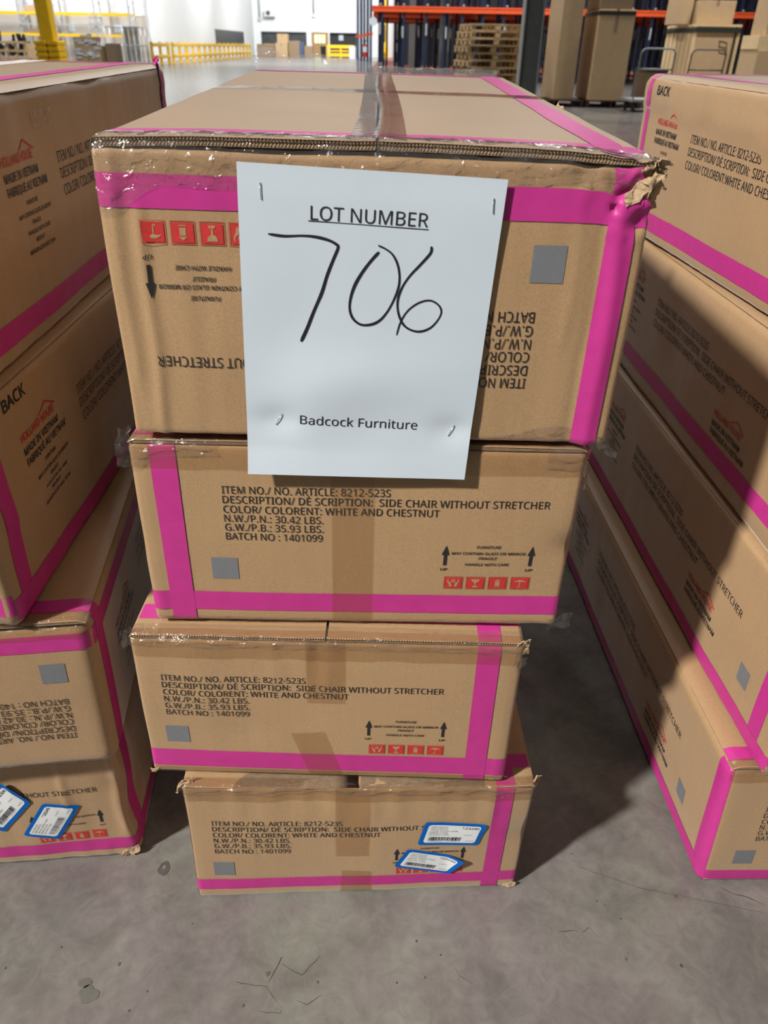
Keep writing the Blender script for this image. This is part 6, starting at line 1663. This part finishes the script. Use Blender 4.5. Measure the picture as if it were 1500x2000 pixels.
t = thing('wrapped_pallet_load', (-14.65, 42.5, 0), 'pallet load of cartons in torn clear wrap behind the yellow column', 'pallet load')
m_ = MB()
for k in range(3):
    m_.box((0, -.45 + .45 * k, .07), (1.3, .1, .1))
m_.box((0, 0, .13), (1.3, 1.1, .03))
m_.build('pallet', WOOD, t)
m_ = MB()
for x, z, sx, sz in ((-.3, .40, .6, .5), (.32, .36, .6, .42), (-.2, .82, .8, .34), (.36, .70, .5, .3), (-.1, 1.10, 1.0, .2)):
    m_.box((x, 0, z), (sx, 1.0, sz), rz=.04 * x)
m_.build('cartons', KRAFT_FAR, t)
m_ = MB()
rr = random.Random(5)
for i in range(26):
    x, z = rr.uniform(-.6, .6), rr.uniform(.3, 1.3)
    m_.box((x, -.53 - rr.uniform(0, .05), z), (rr.uniform(.1, .35), .03, rr.uniform(.05, .16)), rz=rr.uniform(-.3, .3), rx=rr.uniform(-.4, .4))
m_.build('torn_wrap', SHRINK, t)
small_box((-13.65, 42.9, 0), (.5, .9, .95), KRAFT_DARK, 'carton', 'tall brown carton against the wrapped pallet load', 'carton')

# guard rails along the left wall
y = 46.6
sec = 0
first = None
while y < 80:
    n = 3
    L_ = 3.4
    x = -12.8 - (y - 46.6) * .011
    words = ['nearest', 'second', 'third', 'fourth', 'fifth', 'sixth', 'seventh', 'eighth', 'ninth', 'tenth', 'eleventh', 'twelfth']
    lab = '%s yellow guard rail section along the left white wall, counted from the scaffold' % words[sec]
    if first is None:
        t = thing('guard_rail', (x, y, 0), lab, 'guard rail', 'yellow guard rails along the left wall')
        for k in range(n):
            m_ = MB()
            m_.box((0, k * 1.7, .53), (.14, .14, 1.06))
            m_.box((0, k * 1.7, .01), (.3, .3, .02))
            m_.build('post', YELLOW, t, bevel=.01)
        for z in (.36, .92):
            m_ = MB()
            m_.box((.06, 1.7, z), (.08, 3.5, .17))
            m_.box((.105, 1.7, z), (.03, 3.5, .07))
            m_.build('rail', YELLOW, t)
        first = t
    else:
        copy_thing(first, (x, y, 0), 0, lab)
    sec += 1
    y += 3.4 + (1.2 if sec == 1 else .35)

# clutter before the far wall
rr = random.Random(11)
for i, (x, z, sx, sz, mt, lb) in enumerate((
        (-12.2, 0, 1.7, 1.05, KRAFT_DARK, 'wide brown carton before the dark dock door, leftmost of the pile'), (-10.7, 0, 1.2, 1.15, KRAFT_FAR, 'brown carton under the tall pale one by the dock door'),
        (-10.6, 1.155, 1.0, .75, KRAFT_FAR, 'tall pale carton topmost in the far pile'), (-9.45, 0, 1.0, 1.35, KRAFT_DARK, 'dark brown carton right of the tall far pile'),
        (-8.75, 0, .35, 1.25, BLUE_STEEL, 'narrow blue crate in the far carton pile'), (-8.1, 0, .8, .95, KRAFT_DARK, 'low brown carton nearest the wooden door'))):
    small_box((x, 85 + rr.uniform(-.3, .3), z), (sx, 1.0, sz), mt, 'carton' if mt is not BLUE_STEEL else 'crate', lb, 'carton' if mt is not BLUE_STEEL else 'crate', 'cartons piled before the far wall', seams=mt is not BLUE_STEEL)
for (x0, x1, lb) in ((-6.2, -3.7, 'broad yellow barrier before the black doorway, far wall'), (-12.6, -10.2, 'yellow barrier behind the far carton pile')):
    t = thing('barrier', ((x0 + x1) / 2, 86.5 if x0 < -10 else 84.0, 0), lb, 'barrier')
    w = x1 - x0
    for x in (-w / 2, 0, w / 2):
        m_ = MB()
        m_.box((x, 0, .53), (.16, .16, 1.06))
        m_.build('post', YELLOW, t)
    for z in (.28, .60, .95):
        m_ = MB()
        m_.box((0, -.1, z), (w, .06, .26 if z != .60 else .10))
        m_.build('rail', YELLOW, t)
t = thing('waste_bin', (-6.65, 84.3, 0), 'small black bin left of the broad yellow barrier', 'bin')
m_ = MB()
m_.cyl((0, 0, 0), .22, .9, 14, r2=.27)
m_.build('bin_body', BLACK_PLASTIC, t)
m_ = MB()
m_.cyl((0, 0, .9), .29, .06, 14)
m_.build('lid', BLACK_PLASTIC, t)
t = thing('drum', (-3.75, 82.5, 0), 'white drum right of the broad yellow barrier', 'drum')
m_ = MB()
m_.cyl((0, 0, .02), .32, .98, 18)
for z in (.33, .66, .98):
    m_.cyl((0, 0, z), .335, .03, 18)
m_.build('drum_body', WHITE_WALL, t)
m_ = MB()
m_.box((-5.6, 95.80, 1.75), (.5, .05, .5))
tag(m_.build('notice_sheet', PAPER), 'white notice hanging in the black doorway', 'sheet')
t = thing('building_column', (-.85, 90.0, 0), 'thin yellow column seen below the orange beams, far background', 'column')
m_ = MB()
m_.box((0, 0, 4.5), (.45, .45, 9))
m_.box((0, 0, .5), (.9, .9, 1.0))
m_.build('column_shaft', YELLOW, t)


# ------------------------------------------------------------------ right side: orange and navy racking
def deep_rack(y0, x0, x1, n, label, seed, zb=2.10):
    t_ = thing('pallet_rack', ((x0 + x1) / 2, y0, 0), label, 'rack', 'rows of orange and navy racking')
    cx = (x0 + x1) / 2
    rr_ = random.Random(seed)
    for i in range(n):
        x = x0 + (x1 - x0) * (i + .5) / n + rr_.uniform(-.12, .12) - cx
        m__ = MB()
        for dy in (.06, 1.2, 2.3):
            m__.box((x + rr_.uniform(-.1, .1), dy, 2.6), (.085, .07, 5.2))
        for k in range(5):
            m__.bar((x, .06, .4 + .8 * k), (x, 1.2, .8 + .8 * k), .035)
        m__.build('upright', NAVY, t_)
        m__ = MB()
        m__.box((x, -.005, 1.55 + rr_.uniform(-.1, .1)), (.05, .01, .34))
        m__.build('clip_plate', GALV, t_)
        m__ = MB()
        m__.box((x + .02, -.06, zb + .13), (.06, .03, .05))
        m__.build('locking_pin', GALV, t_)
    for dy in (0, 2.35):
        m__ = MB()
        m__.box((0, dy - .03, zb), (x1 - x0, .06, .17))
        m__.box((0, dy - .065, zb + .055), (x1 - x0, .03, .04))
        m__.build('beam', ORANGE, t_)
    m__ = MB()
    for k in range(int((x1 - x0) / .6)):
        m__.box((x0 - cx + .3 + .6 * k, 1.15, zb - .03), (.05, 2.3, .06))
    m__.box((0, 1.15, zb + .02), (x1 - x0, 2.3, .02))
    m__.build('deck_support', ORANGE, t_)
    for zz in (zb + 1.7, zb + 3.0):
        m__ = MB()
        m__.box((0, -.03, zz), (x1 - x0, .06, .15))
        m__.box((0, 1.2, zz), (x1 - x0, 2.3, .04))
        m__.build('upper_beam', ORANGE, t_)
    return t_


deep_rack(30.0, -.70, 16.0, 24, 'nearest row of orange beamed racking across the right background', 1)
deep_rack(36.0, -.80, 18.0, 26, 'second row of orange beamed racking, behind the nearest one', 2)
deep_rack(42.0, -.9, 20.0, 26, 'third row of orange beamed racking, seen under the nearer beams', 3)
t = thing('rack_end_frame', (-.97, 30.2, 0), 'blue bundled end frame at the left end of the orange racking', 'rack frame')
for k in range(5):
    m_ = MB()
    m_.box((-.22 + k * .11, .1 * (k % 2), 2.7), (.085, .09, 5.4))
    m_.build('upright', BLUE_STEEL, t)
m_ = MB()
m_.bar((-.30, -.06, 1.30), (.30, -.06, 1.40), .03, .07)
m_.build('orange_band', ORANGE, t)
t = thing('fire_extinguisher', (-.95, 30.06, .72), 'red fire extinguisher hanging on the blue rack end frame', 'extinguisher')
m_ = MB()
m_.cyl((0, 0, 0), .075, .36, 14)
m_.build('cylinder', EXT_RED, t)
m_ = MB()
m_.cyl((0, 0, .36), .03, .10, 10)
m_.bar((-.05, 0, .45), (.08, 0, .48), .03)
m_.build('valve', BLACK_PLASTIC, t)
m_ = MB()
m_.cyl((0, 0, .14), .0765, .16, 14)
m_.build('paper_tag', PAPER, t)
m_ = MB()
m_.cyl((0, 0, 0), .13, .03, 14)
o = m_.build('round_sign', PAPER)
o.rotation_euler = (math.pi / 2, 0, 0)
o.location = (-.66, 29.95, 1.74)
tag(o, 'small round white sign at the rack end below the orange beam', 'sign')


def column(x, y, w, label):
    t_ = thing('building_column', (x, y, 0), label, 'column')
    m__ = MB()
    m__.box((0, 0, 4.5), (w, w, 9), mat=0)
    m__.build('column_shaft', GREY_STEEL, t_)
    m__ = MB()
    m__.box((0, 0, .015), (w * 1.6, w * 1.6, .03))
    m__.build('base_plate', GREY_STEEL, t_)
    return t_


t = thing('building_column', (2.36, 15.0, 0), 'large grey steel column, shade coloured into its web, between the pallets and the tall cartons', 'column')
m_ = MB()
m_.box((-.155, .14, 4.5), (.02, .32, 9))
m_.box((.155, .14, 4.5), (.02, .32, 9))
m_.build('flange', GREY_STEEL, t)
m_ = MB()
m_.box((.01, .10, 4.5), (.29, .02, 9))
m_.build('web', DARK_STEEL, t)  # darker than the flanges: shade on this face is put into its colour
m_ = MB()
m_.box((0, .14, .015), (.5, .5, .03))
m_.build('base_plate', GREY_STEEL, t)
column(2.06, 35.2, .38, 'pale grey column in front of the second rack row, left of the pallet stack')
column(1.12, 50.0, .40, 'grey column behind the racking, second from the blue end frame')
column(.22, 56.0, .36, 'grey column behind the racking, nearest the blue end frame')


def pallet(loc, rz, label, group, mat=None, src=[None]):
    if src[0] is not None and mat is None:
        return copy_thing(src[0], loc, rz, label, group)
    t_ = thing('wooden_pallet', loc, label, 'pallet', group, rz)
    mt = mat or WOOD
    m__ = MB()
    for k in range(7):
        m__.box((0, -.45 + .15 * k, .123), (1.16, .10, .022))
    m__.build('top_boards', mt, t_)
    for x in (-.54, 0, .54):
        m__ = MB()
        if mat is None:
            for y_ in (-.40, -.13, .13, .40):
                m__.box((x, y_, .066), (.09, .13, .09))
            m__.box((x, 0, .106), (.09, 1.0, .02))
        else:
            m__.box((x, 0, .066), (.06, 1.0, .09))
        m__.build('stringer', mt, t_)
    m__ = MB()
    for y_ in (-.44, 0, .44):
        m__.box((0, y_, .011), (1.16, .10, .02))
    m__.box((0, -.485, .066), (.12, .03, .09))
    m__.build('bottom_boards', mt, t_)
    if mat is None:
        src[0] = t_
    return t_


ordn = ['lowest', 'second', 'third', 'fourth', 'fifth', 'sixth', 'seventh', 'eighth', 'ninth', 'tenth', 'topmost']
rr = random.Random(3)
for k in range(11):
    pallet((2.12 + rr.uniform(-.05, .08), 19.6 + rr.uniform(-.06, .06), .135 * k), rr.uniform(.15, .29), 'pale wooden pallet in the stack left of the dark column, %s from the floor up' % ordn[k] if k not in (0, 10) else 'pale wooden pallet, %s of the stack left of the dark column' % ordn[k], 'stack of pale pallets')
# tall cartons on a dark pallet
pallet((3.49, 18.55, .0), 0, 'dark red pallet under the tall narrow carton', 'dark red pallets', WOOD_DARK)
pallet((4.70, 18.55, .0), 0, 'dark red pallet under the strapped tall carton', 'dark red pallets', WOOD_DARK)
small_box((3.62, 18.85, .137), (.42, 1.5, 2.45), KRAFT_FAR, 'carton', 'tall narrow brown carton standing right of the dark column', 'carton')
small_box((4.50, 18.70, .137), (.72, 1.35, 1.60), KRAFT_FAR, 'carton', 'tall strapped brown carton standing on the dark red pallet', 'carton', strap=True)
small_box((4.47, 18.70, 1.745), (.66, 1.2, .5), KRAFT_DARK, 'carton', 'brown carton on top of the strapped tall carton', 'carton')
small_box((5.58, 18.75, 0), (.44, .9, .72), KRAFT_DARK, 'carton', 'dark brown strapped carton low beside the dark red pallet', 'carton', strap=True)


def trolley(loc, label, mat, w=.66):
    t_ = thing('platform_trolley', loc, label, 'trolley', 'platform trolleys in the right background')
    m__ = MB()
    m__.box((0, .36, .20), (w + .08, .85, .05))
    m__.build('deck', mat, t_, bevel=.01)
    m__ = MB()
    pts = [(-w / 2, 0, .22), (-w / 2, -.05, .98)]
    for k in range(6):
        a = math.pi / 2 * k / 5
        pts.append((-w / 2 + .10 * (1 - math.cos(a)), -.055, .98 + .10 * math.sin(a)))
    pts += [(-x, y_, z) for x, y_, z in reversed(pts)]
    m__.tube(pts, .016)
    m__.tube([(-w / 2, -.03, .74), (w / 2, -.03, .74)], .014)
    m__.build('handle', mat, t_)
    for x in (-w / 2 + .05, w / 2 - .05):
        for y_ in (.08, .66):
            m__ = MB()
            m__.tube([(x - .02, y_, .09), (x + .02, y_, .09)], .09, 14)
            m__.box((x, y_, .14), (.05, .05, .09))
            m__.build('wheel', BLACK_PLASTIC, t_)
    return t_


trolley((5.10, 16.9, 0), 'platform trolley with a thin grey tube handle, left of the wooden crate', GREY_STEEL)
trolley((6.10, 17.0, 0), 'platform trolley with a brown tube handle, in front of the strapped crate', TUBE_BROWN, .66)

t = thing('strapped_crate', (7.66, 22.1, .02), 'plywood sided crate with black strap and carton front, right background', 'crate')
m_ = MB()
m_.box((0, 0, .78), (.96, 2.2, 1.5))
m_.build('body', KRAFT_FAR, t, bevel=.01)
m_ = MB()
for k in range(7):
    m_.box((-.50, -.99 + .33 * k, .78), (.03, .24, 1.5))
m_.build('side_boards', WOOD_PALE, t)
m_ = MB()
m_.box((0, 0, 1.555), (1.06, 2.26, .05))
m_.box((.50, -1.08, .78), (.06, .06, 1.5))
m_.build('lid', WOOD_PALE, t)
m_ = MB()
m_.box((0, -1.14, 1.46), (1.06, .01, .09))
m_.box((-.535, 0, 1.46), (.01, 2.26, .09))
m_.box((.42, -1.115, .78), (.05, .01, 1.52))
m_.build('strap', STRAP, t)
m_ = MB()
for x0, z0, x1, z1 in ((.08, 1.25, .26, 1.22), (.10, 1.14, .28, 1.11), (.08, 1.25, .12, 1.02), (.26, 1.22, .30, .99), (.12, 1.02, .30, .99)):
    m_.bar((x0, -1.105, z0), (x1, -1.105, z1), .012)
m_.build('printed_mark', INK, t)
small_box((7.62, 21.9, 1.60), (.86, 1.3, .47), KRAFT_FAR, 'carton', 'brown carton on top of the strapped plywood crate', 'carton')
small_box((6.98, 22.0, 1.60), (.34, .9, .75), KRAFT_FAR, 'carton', 'small upright carton with a yellow mark beside the one on the crate', 'carton', seams=False)
small_box((8.35, 19.6, 0), (.85, 1.0, 1.10), KRAFT_FAR, 'carton', 'pale brown carton at the right border behind the right stack', 'carton')
small_box((8.30, 19.6, 1.105), (.80, .9, .26), WOOD_PALE, 'crate', 'low pale crate on the carton at the right border', 'crate', seams=False)
small_box((8.36, 19.6, 1.37), (.66, .8, .95), KRAFT_FAR, 'carton', 'upright brown carton topmost at the right border', 'carton')
